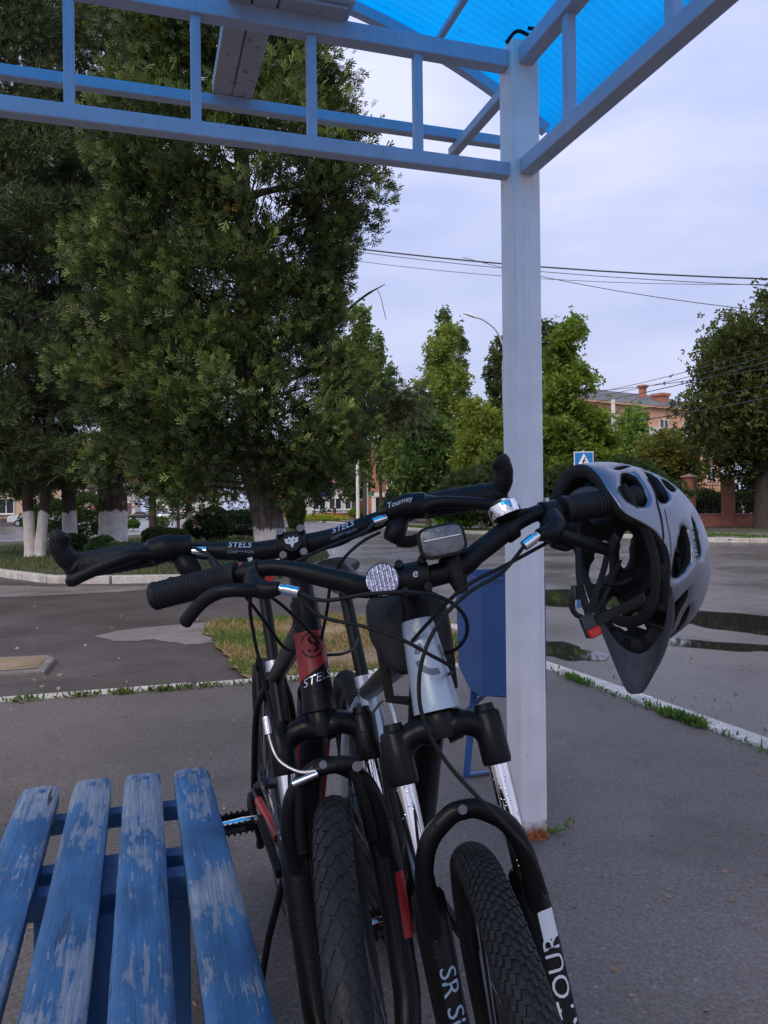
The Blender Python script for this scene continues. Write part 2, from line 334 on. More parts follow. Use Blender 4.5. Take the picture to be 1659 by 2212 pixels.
# bike materials
M['blk'] = wet('black_paint', (.006, .006, .007), .30); M['blkm'] = wet('black_matt', (.008, .008, .009), .42); M['rub'] = plain('rubber', (.009, .009, .010), .6, spec=.25, var=.3, vs=60, bs=.25, bscale=300)
M['tyre'] = plain('tyre_rubber', (.010, .0105, .012), .6, spec=.3, var=.35, vs=40, bs=.3, bscale=220); M['silver'] = wet('silver_paint', (.33, .40, .47), .32, .25, 900, .25, .06)
M['red'] = wet('red_paint', (.28, .012, .013), .35); M['chrome'] = wet('chrome', (.80, .76, .74), .13, 1.0, 1100, .5, .05); M['alu'] = plain('aluminium', (.55, .55, .57), .32, 1.0, var=.12)
M['steel'] = plain('dark_steel', (.10, .10, .11), .38, .9); M['white'] = plain('white_print', (.55, .56, .60), .5, var=.06); M['blueprint'] = plain('pale_blue_print', (.17, .25, .38), .5, var=.06)
M['greyprint'] = plain('grey_print', (.10, .12, .16), .4, var=.06); M['helm'] = wet('helmet_silver', (.225, .235, .265), .28, .65, 800, .10, .06); M['foam'] = plain('black_foam', (.010, .010, .011), .85, var=.3)
M['visor'] = plain('visor_plastic', (.030, .033, .042), .45, var=.15); M['strap'] = plain('webbing', (.010, .010, .011), .8, var=.3, vs=90)
M['orange'] = plain('orange_reflector', (.75, .20, .02), .25); M['redplastic'] = plain('red_plastic', (.50, .02, .015), .4); M['bag'] = plain('bag_nylon', (.014, .014, .016), .7, var=.3, bs=.3, bscale=240)
def reflector():
    m, t, b = NT('reflector_facets'); p = coords(t); s = t.nodes.new('ShaderNodeSeparateXYZ'); t.links.new(p, s.inputs[0])
    st = mth(t, 'SINE', mth(t, 'MULTIPLY', s.outputs[1], 2 * math.pi / .0058)); v = nd(t, 'ShaderNodeTexVoronoi', Scale=330.0); t.links.new(p, v.inputs['Vector'])
    t.links.new(mixc(t, .5, ramp(t, st, [(-.0, (.30, .28, .36)), (.8, (.80, .78, .86))]), ramp(t, v.outputs['Color'], [(.2, (.30, .26, .36)), (.8, (.9, .88, .92))])), b.inputs['Base Color'])
    b.inputs['Metallic'].default_value = .75; b.inputs['Roughness'].default_value = .22; bump(t, b, mixc(t, .5, st, v.outputs['Distance']), .8, .003); return m
M['reflector'] = reflector(); M['lens'] = plain('lamp_lens', (.13, .13, .13), .10, .3, var=.3, vs=60, bs=.3, bscale=180)
# ================================================================== GROUND
def sheet(name, poly, z, mat, thick=0.0, sub=0):
    mb = MB(); P = [Vector((p[0], p[1], z + gz(p[1]))) for p in poly]
    if thick: mb.prism([p - Vector((0, 0, thick)) for p in P], (0, 0, thick))
    else: mb.add(P, [tuple(range(len(P)))])
    o = mb.build(name, mat, smooth=False, kind='structure')
    return o
def jag(poly, amp, step=.12, seed=1):
    r_ = random.Random(seed); o = []
    for k, p in enumerate(poly):
        q = poly[(k + 1) % len(poly)]; l = math.hypot(q[0] - p[0], q[1] - p[1]); n = max(1, int(l / step))
        for i in range(n): o.append((p[0] + (q[0] - p[0]) * i / n + r_.gauss(0, amp), p[1] + (q[1] - p[1]) * i / n + r_.gauss(0, amp)))
    return o
def curve2(pts, n=5): return [(p.x, p.y) for p in catmull([(p[0], p[1], 0) for p in pts], n)]
ZR, ZD = -0.030, -0.026
def split_sheet(name, x0, x1, y0, y1, z, mat):
    mb = MB(); ys = [y0, 13.5, y1]; mb.add([Vector((x, y, z + gz(y))) for y in ys for x in (x0, x1)], [(0, 1, 3, 2), (2, 3, 5, 4)]); return mb.build(name, mat, smooth=False, kind='structure')
split_sheet('ground', -900, 900, -300, 1500, -.09, M['far'])
split_sheet('road', -120, 70, -12, 150, ZR, M['road'])
BK = Vector((-.836, 4.735, 0)); BKD = Vector((math.cos(R(16.2)), math.sin(R(16.2)), 0))
RKD = Vector((math.sin(R(20.0)), -math.cos(R(20.0)), 0)); CORN = Vector((1.0, 5.27, 0))
pl = [CORN, CORN + RKD * 11, CORN + RKD * 11 - Vector((14, 3, 0)), CORN - BKD * 12]
sheet('pavement', [(p.x, p.y) for p in pl], 0.0, M['asphalt'], .05)
e0 = CORN + Vector((-.02, .06, 0))
drv = [CORN - BKD * 12 + Vector((0, .05, 0)), e0, (.55, 6.9), (.1, 9.0), (-.25, 12.6), (-1.2, 12.9), (-14, 13.2)]
sheet('driveway', [(p[0], p[1]) for p in drv], ZD, M['drive'])
cp = [G(u, v, ZD) for u, v in ((215, 1372), (300, 1357), (440, 1347), (470, 1352), (478, 1372), (470, 1386), (400, 1392), (330, 1382), (290, 1386), (230, 1384))]
sheet('concrete_strip', jag(curve2([(p.x, p.y) for p in cp] + [(cp[0].x, cp[0].y)], 4)[:-1], .022, .10), ZD + .004, M['concrete'])
wp = [G(u, v, ZD) for u, v in ((-60, 1262), (120, 1268), (300, 1266), (420, 1256), (420, 1262), (300, 1276), (120, 1286), (-60, 1292))]
sheet('pale_gutter', jag([(p.x, p.y) for p in wp], .04, .25), ZD + .004, M['concrete'])
sl_ = [G(u, v, 0.012) for u, v in ((-110, 1424), (106, 1414), (119, 1420), (98, 1447), (-110, 1462))]
mb = MB(); mb.prism([Vector((p.x, p.y, -.05)) for p in sl_], (0, 0, .062))
o = mb.build('concrete_slab', M['concrete'], smooth=False, bevel=.012, label='shallow pale concrete drain slab set in the asphalt', cat='slab')
ci = sum((Vector((p.x, p.y, 0)) for p in sl_), Vector()) / 5
mb = MB(); mb.add([Vector((p.x + (ci.x - p.x) * .22, p.y + (ci.y - p.y) * .22, .0155)) for p in sl_], [(0, 1, 2, 3, 4)]); mb.build('sunken_panel', M['soil'], o, smooth=False)
gp = [G(u, v, -.01) for u, v in ((452, 1344), (520, 1340), (700, 1330), (955, 1338))] + [CORN + Vector((-.06, .06, 0))] + [G(u, v, -.01) for u, v in ((900, 1447), (700, 1464), (548, 1474), (520, 1455), (498, 1440), (492, 1420), (470, 1402), (463, 1385), (440, 1362))]
GP = jag([(p.x, p.y) for p in gp], .02, .10)
sheet('grass_verge', GP, -.008, M['soil'])
lawn = [Gs(u, v, .06) for u, v in ((-500, 1205), (-200, 1216), (-60, 1228), (20, 1234), (70, 1243), (120, 1247), (280, 1247), (450, 1243), (600, 1238), (680, 1222), (720, 1204), (700, 1180), (665, 1155), (640, 1138))]
lawnf = [(p.x, p.y) for p in lawn]
LAWN = lawnf + [(-9.5, 40), (-13, 27), (-30, 25.0)]
sheet('lawn', LAWN, .05, M['lawnsoil'], .12)
fk_ = [(42, 6)] + [tuple(Gs(u, v)[:2]) for u, v in ((1659, 1170), (1500, 1163), (1250, 1158), (1060, 1153), (940, 1147), (830, 1140), (740, 1131), (660, 1125), (600, 1121))] + [(-26, 118)]
FK = curve2(fk_, 4)
VERGE = FK + [(-10, 149), (69, 149), (69, 6)]
sheet('far_verge', VERGE, .06, M['lawnsoil'], .14)
def off_line(P, d):
    o = []
    for i, p in enumerate(P):
        a, b = P[max(i - 1, 0)], P[min(i + 1, len(P) - 1)]; t = Vector((b[0] - a[0], b[1] - a[1], 0)).normalized(); o.append((p[0] + t.y * d, p[1] - t.x * d))
    return o
sheet('far_footpath', off_line(FK, 2.2) + off_line(FK, 4.0)[::-1], .066, M['concrete'])
# kerbs made of separate stones
def kerb(name, pts, w, top, h, label=None, stone=1.0, jit=.006):
    root = empty(name, (pts[0][0], pts[0][1], 0), kind='structure'); base = Vector((pts[0][0], pts[0][1], 0))
    P = [Vector((p[0], p[1], 0)) for p in pts]; seg = []; cur = P[0]; i = 0; want = stone
    mesh = None; me0 = MB().box((0, 0, 0), (1, w, h)).mesh('kerb_stone', M['kerb'], False)
    acc = [0]
    for a, b in zip(P, P[1:]): acc.append(acc[-1] + (b - a).length)
    def pt(s):
        for k in range(len(P) - 1):
            if s <= acc[k + 1] or k == len(P) - 2: return P[k].lerp(P[k + 1], (s - acc[k]) / max(1e-6, acc[k + 1] - acc[k]))
    n = max(1, int(acc[-1] / stone))
    for k in range(min(n, 290)):
        a, b = pt(acc[-1] * k / n), pt(acc[-1] * (k + 1) / n); o = link('kerb_stone', me0, root); c = (a + b) / 2 - base
        o.location = (c.x + random.uniform(-jit, jit), c.y + random.uniform(-jit, jit), gz(c.y + base.y) + top - h / 2 + random.uniform(-jit, jit) * .6)
        o.rotation_euler = (random.uniform(-.02, .02), random.uniform(-.006, .006), math.atan2(b.y - a.y, b.x - a.x)); o.scale = ((b - a).length - .012, 1, 1)
        bv = o.modifiers.new('bevel', 'BEVEL'); bv.width = .012; bv.segments = 2
    return root
kerb('kerb', [tuple((CORN - BKD * 9)[:2]), tuple(CORN[:2])], .085, .012, .14)
kerb('kerb', [tuple((CORN + RKD * .06)[:2]), tuple((CORN + RKD * 9)[:2])], .125, .016, .14)
kerb('kerb', [tuple((CORN + Vector((-.03, .1, 0)))[:2]), (.56, 6.75)], .10, .03, .14)
kerb('kerb', curve2(lawnf, 3), .15, .085, .2)
kerb('kerb', FK, .16, .10, .22, stone=1.3)
# puddles of rain on the road
def blob(name, c, rx, ry, rot, label, seed):
    r_ = random.Random(seed); n = 46; ph = [r_.uniform(0, 6.28) for _ in range(5)]; pts = []
    for k in range(n):
        a = 2 * math.pi * k / n; q = 1 + .16 * math.sin(2 * a + ph[0]) + .13 * math.sin(3 * a + ph[1]) + .09 * math.sin(5 * a + ph[2]) + .06 * math.sin(9 * a + ph[3])
        x, y = rx * q * math.cos(a), ry * q * math.sin(a); pts.append(Vector((x * math.cos(rot) - y * math.sin(rot), x * math.sin(rot) + y * math.cos(rot), 0)))
    mb = MB(); mb.add([Vector((0, 0, 0))] + [p * .6 for p in pts] + [p * 1.25 for p in pts], [(0, k + 1, (k + 1) % n + 1) for k in range(n)] + [(k + 1, n + k + 1, n + (k + 1) % n + 1, (k + 1) % n + 1) for k in range(n)])
    o = mb.build(name, M['water'], smooth=False, label=label, cat='puddle')
    ca_ = o.data.color_attributes.new('Col', 'FLOAT_COLOR', 'POINT')
    for k in range(2 * n + 1): ca_.data[k].color = (1, 1, 1, 1) if k <= n else (0, 0, 0, 1); o.location = (c.x, c.y, ZR + .005); return o
blob('puddle', G(1600, 1345, ZR), .85, .50, -.9, 'long dark puddle reflecting trees behind the hanging helmet', 3)
blob('puddle', G(1560, 1395, ZR), .50, .16, -.5, 'thin puddle just kerbside of the long dark puddle', 4)
blob('puddle', G(1205, 1405, ZR), .22, .30, .2, 'small puddle against the kerb behind the white post', 5)
blob('puddle', G(1215, 1293, ZR), .75, .55, .4, 'puddle on the road behind the blue litter bin', 6)
# ================================================================== SHELTER
PHI = R(17.3); pd = Vector((math.sin(PHI), -math.cos(PHI), 0)); qd = Vector((-math.cos(PHI), -math.sin(PHI), 0)); bd = -pd; UP = Vector((0, 0, 1))
g0 = G(1145, 1815); POLE = g0 + Vector((0, .045, 0))
ms = Matrix((qd, bd, UP)).transposed().to_4x4(); ms.translation = POLE      # local x = q (left), y = away from the camera, z = up
sh = empty('bus_shelter', matrix=ms, label='white and blue steel bus shelter with arched blue plastic roof', cat='shelter')
QW, PL, OV = 1.94, 2.75, .53; ZT, ZL = 2.545, 2.160; BW = .045
S = .097
for (x, y, w) in ((0, 0, S), (QW, 0, S), (0, -PL, S), (QW, -PL, S)):
    mb = MB(); mb.box((x, y, ZT / 2 + .012), (w, w, ZT + .024)); po = mb.build('post', M['post'], sh, smooth=False, bevel=.007)
    for fx, fy in ((.12, -1), (-1, .1), (.1, 1), (1, -.12)): MB().box((x + (fx * w if abs(fx) < 1 else fx * w / 2), y + (fy * w if abs(fy) < 1 else fy * w / 2), ZL / 2), (.0035, .0012, ZL - .2) if abs(fy) == 1 else (.0012, .0035, ZL - .2)).build('weld_seam', M['post'], po, smooth=False)
    MB().box((x, y, .003), (w + .006, w + .006, .006)).build('base_plate', M['post'], po, smooth=False)
def beam(name, p, q, w=BW, h=BW, m='truss', par=None, bev=.004): return MB().beam(p, q, w, h).build(name, M[m], par or sh, smooth=False, bevel=bev)
e = S / 2
for y in (0, -PL):
    beam('top_chord', (e, y, ZT - .03), (QW - e, y, ZT - .03), .05, .055); beam('bottom_chord', (e, y, ZL), (QW - e, y, ZL))
    x = .353
    while x < QW - .1: beam('truss_upright', (x, y, ZL + BW / 2), (x, y, ZT - .057), .028, .028, bev=.002); x += .338
for x in (0, QW):
    beam('top_chord', (x, -e, ZT - .03), (x, -PL + e, ZT - .03), .05, .055); beam('bottom_chord', (x, -e, ZL), (x, -PL + e, ZL), .05, .05)
    y = -.31
    while y > -PL + .1: beam('truss_upright', (x, y, ZL + BW / 2), (x, y, ZT - .057), .03, .03, bev=.002); y -= .455
    beam('overhang_arm', (x, e, ZT - .07), (x, OV + .04, ZT - .07), .036, .036); beam('overhang_arm', (x, -PL - e, ZT - .03), (x, -PL - OV, ZT - .03), .036, .036)
AQ, AZ, AK = .97, 3.035, .225
def arch(x): return AZ - AK * (x - AQ) ** 2
xs = [-.40 + (QW + .80) * k / 28 for k in range(29)]
for y in (OV - .02, -PL - OV + .02):
    beam('tie_bar', (-.37, y, ZT - .03), (QW + .37, y, ZT - .03), .04, .04)
for y in (OV - .02, -PL / 2, -PL - OV + .02):
    mb = MB()
    rings = []
    for k, x in enumerate(xs):
        z = arch(x); s = -2 * AK * (x - AQ); nx, nz = -s / math.hypot(1, s), 1 / math.hypot(1, s)
        rings.append([Vector((x + nx * a, y + b, z + nz * a)) for a, b in ((-.045, -.018), (-.045, .018), (-.006, .018), (-.006, -.018))])
    mb.loft(rings); mb.build('arch_rib', M['truss'], sh, ang=30)
for x in (.10, .53, .97, 1.41, 1.84):
    z = arch(x) - .012; MB().beam((x, -PL - OV, z - .012), (x, OV, z - .012), .022, .022).build('purlin', M['truss'], sh, smooth=False, bevel=.002)
for x in (0, QW):
    for y in (-PL / 2,): beam('roof_strut', (x, y, ZT - .0), (x, y, arch(x) - .04), .028, .028)
mb = MB()
for a, b in ((.80, .868), (.874, .94)): mb.beam(((a + b) / 2, -PL, ZT + .012), ((a + b) / 2, OV - .04, ZT + .012), b - a, .045)
mb.build('centre_channel', M['channel'], sh, smooth=False, bevel=.004)
# corrugated roof sheets side by side
ny = 4; yy = [-PL - OV - .03 + (PL + 2 * OV + .06) * k / ny for k in range(ny + 1)]
for k in range(ny):
    mb = MB(); r1 = []; y0, y1 = yy[k] + .004, yy[k + 1] - .004
    xs2 = [-.43 + (QW + .86) * j / 40 for j in range(41)]
    mb.loft([[Vector((x, y0, arch(x))), Vector((x, y1, arch(x))), Vector((x, y1, arch(x) + .006)), Vector((x, y0, arch(x) + .006))] for x in xs2])
    mb.build('roof_sheet', M['polycarb'], sh, ang=60)
# junction box hanging on the truss
jb = at(655, 22, 2.40); jl = ms.inverted() @ jb
bx_ = empty('lamp_housing', matrix=ms @ Matrix.Translation(Vector((jl.x, .0, ZT + .0))), label='grey metal lamp housing fixed on top of the shelter truss', cat='lamp housing')
MB().box((0, -.02, .055), (.235, .17, .105)).build('casing', M['truss'], bx_, smooth=False, bevel=.012)
MB().box((0, -.02, -.004), (.20, .13, .012)).build('diffuser', M['channel'], bx_, smooth=False, bevel=.004)
for sx_ in (-1, 1): MB().sphere((sx_ * .10, -.108, .03), .008).build('bolt', M['steel'], bx_)
mb = MB(); mb.tube(catmull([(.115, .0, .04), (.17, -.01, .01), (.30, -.02, .012), (.52, -.018, .008), (.9, -.015, .006)], 5), .007, 8); mb.build('feed_cable', M['rub'], bx_)
# scraps of wire at the post top
mb = MB(); mb.tube(catmull([(.055, -.02, ZT + .02), (.03, -.05, ZT + .045), (-.02, -.06, ZT + .03), (-.045, -.052, ZT + .06), (-.02, -.03, ZT + .075)], 5), .006, 6); mb.build('wire_tie', M['rub'], sh)
# ================================================================== BENCH
BZ = .445
fa = (BZ and at(412, 1660, (CAM_H - BZ) / ray(412, 1660)[1])); nb = at(515, 2212, (CAM_H - BZ) / ray(515, 2212)[1])
bdir = (nb - fa); bdir.z = 0; bdir.normalize(); bl_ = Vector((-bdir.y, bdir.x, 0));  bl_ = -bl_ if bl_.x > 0 else bl_
mbn = Matrix((bdir, bl_, UP)).transposed().to_4x4(); mbn.translation = Vector((fa.x, fa.y, 0))
if mbn.determinant() < 0: pass
bench = empty('park_bench', matrix=Matrix.Translation((fa.x, fa.y, 0)) @ Matrix.Rotation(math.atan2(bdir.y, bdir.x), 4, 'Z'), label='weathered blue bench of worn wooden slats beside the bicycles', cat='bench')
sgn = 1 if (Matrix.Rotation(math.atan2(bdir.y, bdir.x), 3, 'Z') @ Vector((0, 1, 0))).dot(bl_) > 0 else -1
def slat(i, L_=1.62, w=.083, th=.034):
    mb = MB(); nx, nyy = 40, 6; top = []
    r_ = random.Random(i)
    wob = [r_.uniform(-.0005, .0005) for _ in range(nx + 1)]; wob2 = [r_.uniform(-.0005, .0005) for _ in range(nx + 1)]
    rings = []
    for k in range(nx + 1):
        x = L_ * k / nx; ww = w / 2; er = 0 if 0 < k < nx else .004
        a = -ww + wob[k] + er; b = ww + wob2[k] - er; z1 = BZ + math.sin(k * .7 + i) * .0008; z0 = BZ - th; c = .006
        xe = x + (.004 * math.sin(i * 3.1) if k in (0, nx) else 0)
        rings.append([Vector((xe, a + c, z0)), Vector((xe, b - c, z0)), Vector((xe, b, z0 + c)), Vector((xe, b, z1 - c)), Vector((xe, b - c, z1 - .001)), Vector((xe, b - .02, z1 + .0008)), Vector((xe, 0, z1 + .0012)), Vector((xe, a + .02, z1 + .0008)), Vector((xe, a + c, z1 - .001)), Vector((xe, a, z1 - c)), Vector((xe, a, z0 + c))])
    mb.loft(rings); o = mb.build('slat', M['slat'], bench, ang=50)
    return o
offs = [0.0, .0, .0, .018, .012]
for i in range(4):
    o = slat(i); o.location = (offs[i] - .01 * (i == 3), sgn * .1115 * i, -.0005 * i); o.rotation_euler = (0, 0, (0.004, -.003, .002, .006, 0)[i])
    for x, dy in ((.035, .004 * (i % 2)), (.33 + .03 * (i % 3), .01), (1.12, -.006)):
        MB().sphere((x, dy, BZ + .0012), (.0095, .0095, .004), 12, 6).build('bolt', M['bench_blue'], o)
Wb = .1115 * 3 + .09
def crossbar(x, w, h, z): MB().box((x, sgn * (Wb / 2 - .05), z), (w, Wb, h)).build('cross_rail', M['bench_blue'], bench, smooth=False, bevel=.003)
crossbar(.115, .035, .035, BZ - .052); crossbar(.37, .035, .035, BZ - .052); crossbar(.455, .04, .045, BZ - .058); crossbar(1.25, .035, .035, BZ - .052); crossbar(1.35, .04, .045, BZ - .058)
for x in (.455, 1.35):
    for yv in (.05, Wb - .15): MB().box((x, sgn * yv, (BZ - .08) / 2), (.04, .04, BZ - .08)).build('leg', M['bench_blue'], bench, smooth=False, bevel=.003)
MB().box((.93, sgn * .165, BZ - .085), (1.15, .13, .045)).build('centre_board', M['bench_blue'], bench, smooth=False, bevel=.003)
MB().box((.42, sgn * .165, BZ - .052), (.16, .10, .03)).build('mounting_plate', M['bench_blue'], bench, smooth=False, bevel=.002)
# ================================================================== SHORT WHITE POST
pb = G(906, 2000); pt_ = at(925, 1500, pb.y + .02)
dr = (pt_ - pb); mpz = empty('short_post', (pb.x, pb.y, 0), label='short white steel tube post with rust spots behind the bicycle forks', cat='post')
MB().tube([(0, 0, 0), dr * .5, dr], .031, 16).build('tube', M['post'], mpz); MB().sphere(dr, (.031, .031, .012), 16, 6).build('end_cap', M['post'], mpz)
# ================================================================== LITTER BIN
bq = at(1040, 1250, 2.95); bz = bq.z
mbm = Matrix((qd, bd, UP)).transposed().to_4x4(); mbm.translation = Vector((bq.x, bq.y, 0))
bn = empty('litter_bin', matrix=mbm, label='blue painted metal litter bin on angled legs behind the white post', cat='bin')
BWd, BDp, zt, zb = .275, .235, bz, bz - .455
t_ = .004; mb = MB()
def wall(poly, vec): mb.prism([Vector(p) for p in poly], vec)
wall([(0, 0, zb), (-BWd, 0, zb), (-BWd, 0, zt), (0, 0, zt)], (0, t_, 0)); wall([(0, BDp, zb + .07), (-BWd, BDp, zb + .07), (-BWd, BDp + .02, zt + .012), (0, BDp + .02, zt + .012)], (0, t_, 0))
wall([(-.0, .004, zb), (-.0, .004, zt), (-.0, BDp + .02, zt + .012), (-.0, BDp, zb + .07), (0, .12, zb)], (-t_, 0, 0)); wall([(-BWd + t_, .004, zb), (-BWd + t_, .004, zt), (-BWd + t_, BDp + .02, zt + .012), (-BWd + t_, BDp, zb + .07), (-BWd + t_, .12, zb)], (t_ * .9, 0, 0))
wall([(-.004, .004, zb + .001), (-BWd + .004, .004, zb + .001), (-BWd + .004, .12, zb + .001), (-.004, .12, zb + .001)], (0, 0, t_))
mb.build('body', M['bin_blue'], bn, smooth=False, bevel=.0015)
mb = MB(); mb.beam((-.004, -.003, zt - .004), (-BWd + .004, -.003, zt - .004), .008, .012); mb.build('rim', M['bin_blue'], bn, smooth=False)
for x, dx in ((-.015, .045), (-BWd + .015, -.045)):
    MB().beam((x, .11, zb + .02), (x + dx, .10, 0), .028, .006, (0, 1, 0)).build('leg', M['bin_blue'], bn, smooth=False)
    MB().beam((x, .03, zb - .004), (x - dx * .2, .20, zb - .10), .025, .005).build('brace', M['bin_blue'], bn, smooth=False)
MB().beam((-.01, .10, zb - .012), (-BWd + .01, .10, zb - .05), .026, .006).build('cross_strip', M['bin_blue'], bn, smooth=False)
MB().beam((.03, .10, .012), (-BWd - .03, .10, .012), .024, .006).build('foot_bar', M['bin_blue'], bn, smooth=False)
# ================================================================== BICYCLES
def wheel_mats(): pass
def tyre_geo(Rr, r, seg=72, sec=14, wob=0):
    mb = MB(); vs = []; fs = []
    for i in range(seg):
        a = 2 * math.pi * i / seg
        for k in range(sec):
            b = 2 * math.pi * k / sec; rad = Rr - r + r * math.cos(b); vs.append((rad * math.cos(a), r * 1.0 * math.sin(b), rad * math.sin(a)))
    for i in range(seg):
        for k in range(sec): fs.append((i * sec + k, i * sec + (k + 1) % sec, ((i + 1) % seg) * sec + (k + 1) % sec, ((i + 1) % seg) * sec + k))
    return mb.add(vs, fs)
def knobs(Rr, r, rows, n, lx, ly, h, chev=0.0):
    mb = MB()
    for j, b in enumerate(rows):
        for i in range(n):
            a = 2 * math.pi * (i + .5 * (j % 2)) / n; ca, sa, cb, sb = math.cos(a), math.sin(a), math.cos(b), math.sin(b)
            c = Vector(((Rr - r + r * cb) * ca, r * sb, (Rr - r + r * cb) * sa)); nrm = Vector((cb * ca, sb, cb * sa)); tan = Vector((-sa, 0, ca)); lat = nrm.cross(tan)
            rot = Matrix.Rotation(chev * (1 if b > 0 else -1), 3, nrm); tan, lat = rot @ tan, rot @ lat
            mb.box(c + nrm * (h / 2 - .001), (lx, ly, h), Matrix((tan, lat, nrm)).transposed())
    return mb
def make_wheel(name, parent, mw, cfg, rear=False):
    Rr, r = .335, cfg['tr']; rim = MB(); ro = Rr - 2 * r + .004
    prof = [(ro, -.013), (ro, .013), (ro - .006, .0135), (ro - .022, .009), (ro - .026, 0), (ro - .022, -.009), (ro - .006, -.0135)]
    seg = 64; vs = [(p * math.cos(2 * math.pi * i / seg), q, p * math.sin(2 * math.pi * i / seg)) for i in range(seg) for p, q in prof]; n = len(prof)
    rim.add(vs, [(i * n + k, i * n + (k + 1) % n, ((i + 1) % seg) * n + (k + 1) % n, ((i + 1) % seg) * n + k) for i in range(seg) for k in range(n)])
    w = rim.build(name, cfg['rim'], parent); w.matrix_local = mw
    tyre_geo(Rr - .003, r - .002).build('tyre', M['tyre'], w)
    knobs(Rr - .003, r - .002, *cfg['knob']).build('tread', M['tyre'], w, smooth=False, kind='stuff')
    sp = MB(); hr, hw = .022, .030
    for i in range(32):
        a = 2 * math.pi * i / 32; sd_ = 1 if i % 2 else -1; a2 = a + (.55 if (i // 2) % 2 else -.55)
        sp.tube([(hr * math.cos(a2), sd_ * hw, hr * math.sin(a2)), ((ro - .024) * math.cos(a), sd_ * .003, (ro - .024) * math.sin(a))], .0011, 5, False)
    sp.build('spokes', M['steel'], w, kind='stuff')
    hb = MB(); hb.tube([(0, -.048, 0), (0, -.034, 0), (0, -.033, 0), (0, -.029, 0), (0, -.028, 0), (0, .028, 0), (0, .029, 0), (0, .033, 0), (0, .034, 0), (0, .048, 0)], [.008, .012, .025, .025, .014, .014, .025, .025, .012, .008], 18); hb.build('hub', M['steel'], w)
    if rear:
        cg = MB()
        for k in range(6): cg.cyl((0, -.036 - k * .005, 0), (0, -.039 - k * .005, 0), .05 - k * .005, 24)
        cg.build('cassette', M['steel'], w)
    if cfg.get('spoke_reflector') and rear:
        rf = MB(); rf.box((.17 * math.cos(1.9), 0, .17 * math.sin(1.9)), (.035, .012, .075), Matrix.Rotation(-.35, 3, 'Y')); rf.build('wheel_reflector', M['orange'], w, bevel=.003)
    return w
def make_bike(c):
    Lw, Rr, off, HA_ = 1.06, .335, .04, R(71)
    av = Vector((-math.cos(HA_), 0, math.sin(HA_))); nv = Vector((math.sin(HA_), 0, math.cos(HA_))); Yv = Vector((0, 1, 0))
    axle = Vector((Lw, 0, Rr)); P0 = axle - nv * off; SM = Matrix.Rotation(c['steer'], 3, av)
    def st(q): return P0 + SM @ (Vector(q) - P0)
    def fk(s, f, y): return st(P0 + av * s + nv * f + Yv * y)
    root_m = Matrix.Translation((c['X'], c['Y'], 0)) @ Matrix.Rotation(c['hd'], 4, 'Z') @ Matrix.Rotation(c['lean'], 4, 'X') @ Matrix.Translation((-Lw, 0, 0))
    b = empty('bicycle', matrix=root_m, label=c['label'], cat='bicycle', group='bicycles parked at the bench')
    inv = root_m.inverted()
    def px(u, v, d): return inv @ at(u, v, d)
    ac, hl = c['ac'], c['hl']; FM, KM = c['frame'], M['blk']
    sb, stp = ac + .03, ac + .03 + hl                     # head tube bottom / top along the steering axis
    def hd(s, f=0.0, y=0.0): return P0 + av * s + nv * f + Yv * y
    # wheels
    m4 = Matrix.Translation(fk(0, off, 0)) @ SM.to_4x4() @ Matrix.Rotation(.35, 4, 'Y'); make_wheel('front_wheel', b, m4, c)
    make_wheel('rear_wheel', b, Matrix.Translation((0, 0, Rr)), c, True)
    # frame
    BB = Vector((.43, 0, .295)); ST = Vector((.235, 0, .70)); ht = MB()
    ht.tube([hd(sb - .004), hd(sb), hd(sb + .012), hd(sb + hl * .5), hd(stp - .012), hd(stp)], c['ht_r'], 28); ho = ht.build('head_tube', c['head'], b)
    fr = MB(); fr.tube([hd(stp - .035, -.02), ST - Vector((.012, 0, .03))], [.021, .018], 16); fr.tube([hd(sb + .028, -.022), BB], [.029, .026], 18); fr.tube([BB, ST], .0175, 16); fr.cyl(BB + Yv * -.036, BB + Yv * .036, .023, 18)
    for s in (-1, 1):
        fr.tube(catmull([BB + Vector((-.03, s * .018, .005)), (.22, s * .045, .31), (.01, s * .062, Rr - .005)], 5), .0105, 10)
    fr.build('frame', FM, b)
    for s in (-1, 1):
        q = MB(); q.tube(catmull([ST + Vector((-.012, s * .018, -.04)), (.12, s * .045, .56), (.005, s * .062, Rr)], 5), .009, 10); q.build('seat_stay', c['stay'], b)
    MB().tube([ST + (BB - ST) * .30, ST - Vector((-.006, 0, .012))], .0185, 16).build('seat_tube_sleeve', c['stay'], b)
    SH = c['seat']; top = Vector((ST.x - (SH - .70) * .42, 0, SH - .045))
    MB().tube([ST - Vector((0, 0, .02)), top], .0145, 14).build('seat_post', c['spost'], b)
    MB().tube([ST + Vector((0.004, 0, -.012)), ST + Vector((-.004, 0, .012))], .022, 16).build('seat_clamp', M['alu'], b)
    # saddle
    rings = []
    for k in range(13):
        t = k / 12; x = top.x + .15 - t * .27; w = .018 + .055 * max(0, (t - .25) / .75) ** 1.5; h = .020 + .012 * t; z = SH - .012 + .010 * math.sin(t * 3.0) + .016 * max(0, t - .7)
        if k in (0, 12): w *= .55; h *= .55
        rings.append([Vector((x, w * math.cos(a), z + (h * .75 if math.sin(a) > 0 else h) * math.sin(a))) for a in [2 * math.pi * j / 18 for j in range(18)]])
    sdl = MB().loft(rings).build('saddle', c['saddle'], b)
    for s in (-1, 1): MB().tube(catmull([(top.x + .13, s * .008, SH - .03), (top.x + .05, s * .022, SH - .048), (top.x - .05, s * .024, SH - .048), (top.x - .10, s * .034, SH - .025)], 4), .0035, 8).build('rail', M['steel'], sdl)
    # cranks, chain and pedals
    ca = c['crank']; cdv = Vector((math.cos(ca), 0, math.sin(ca)))
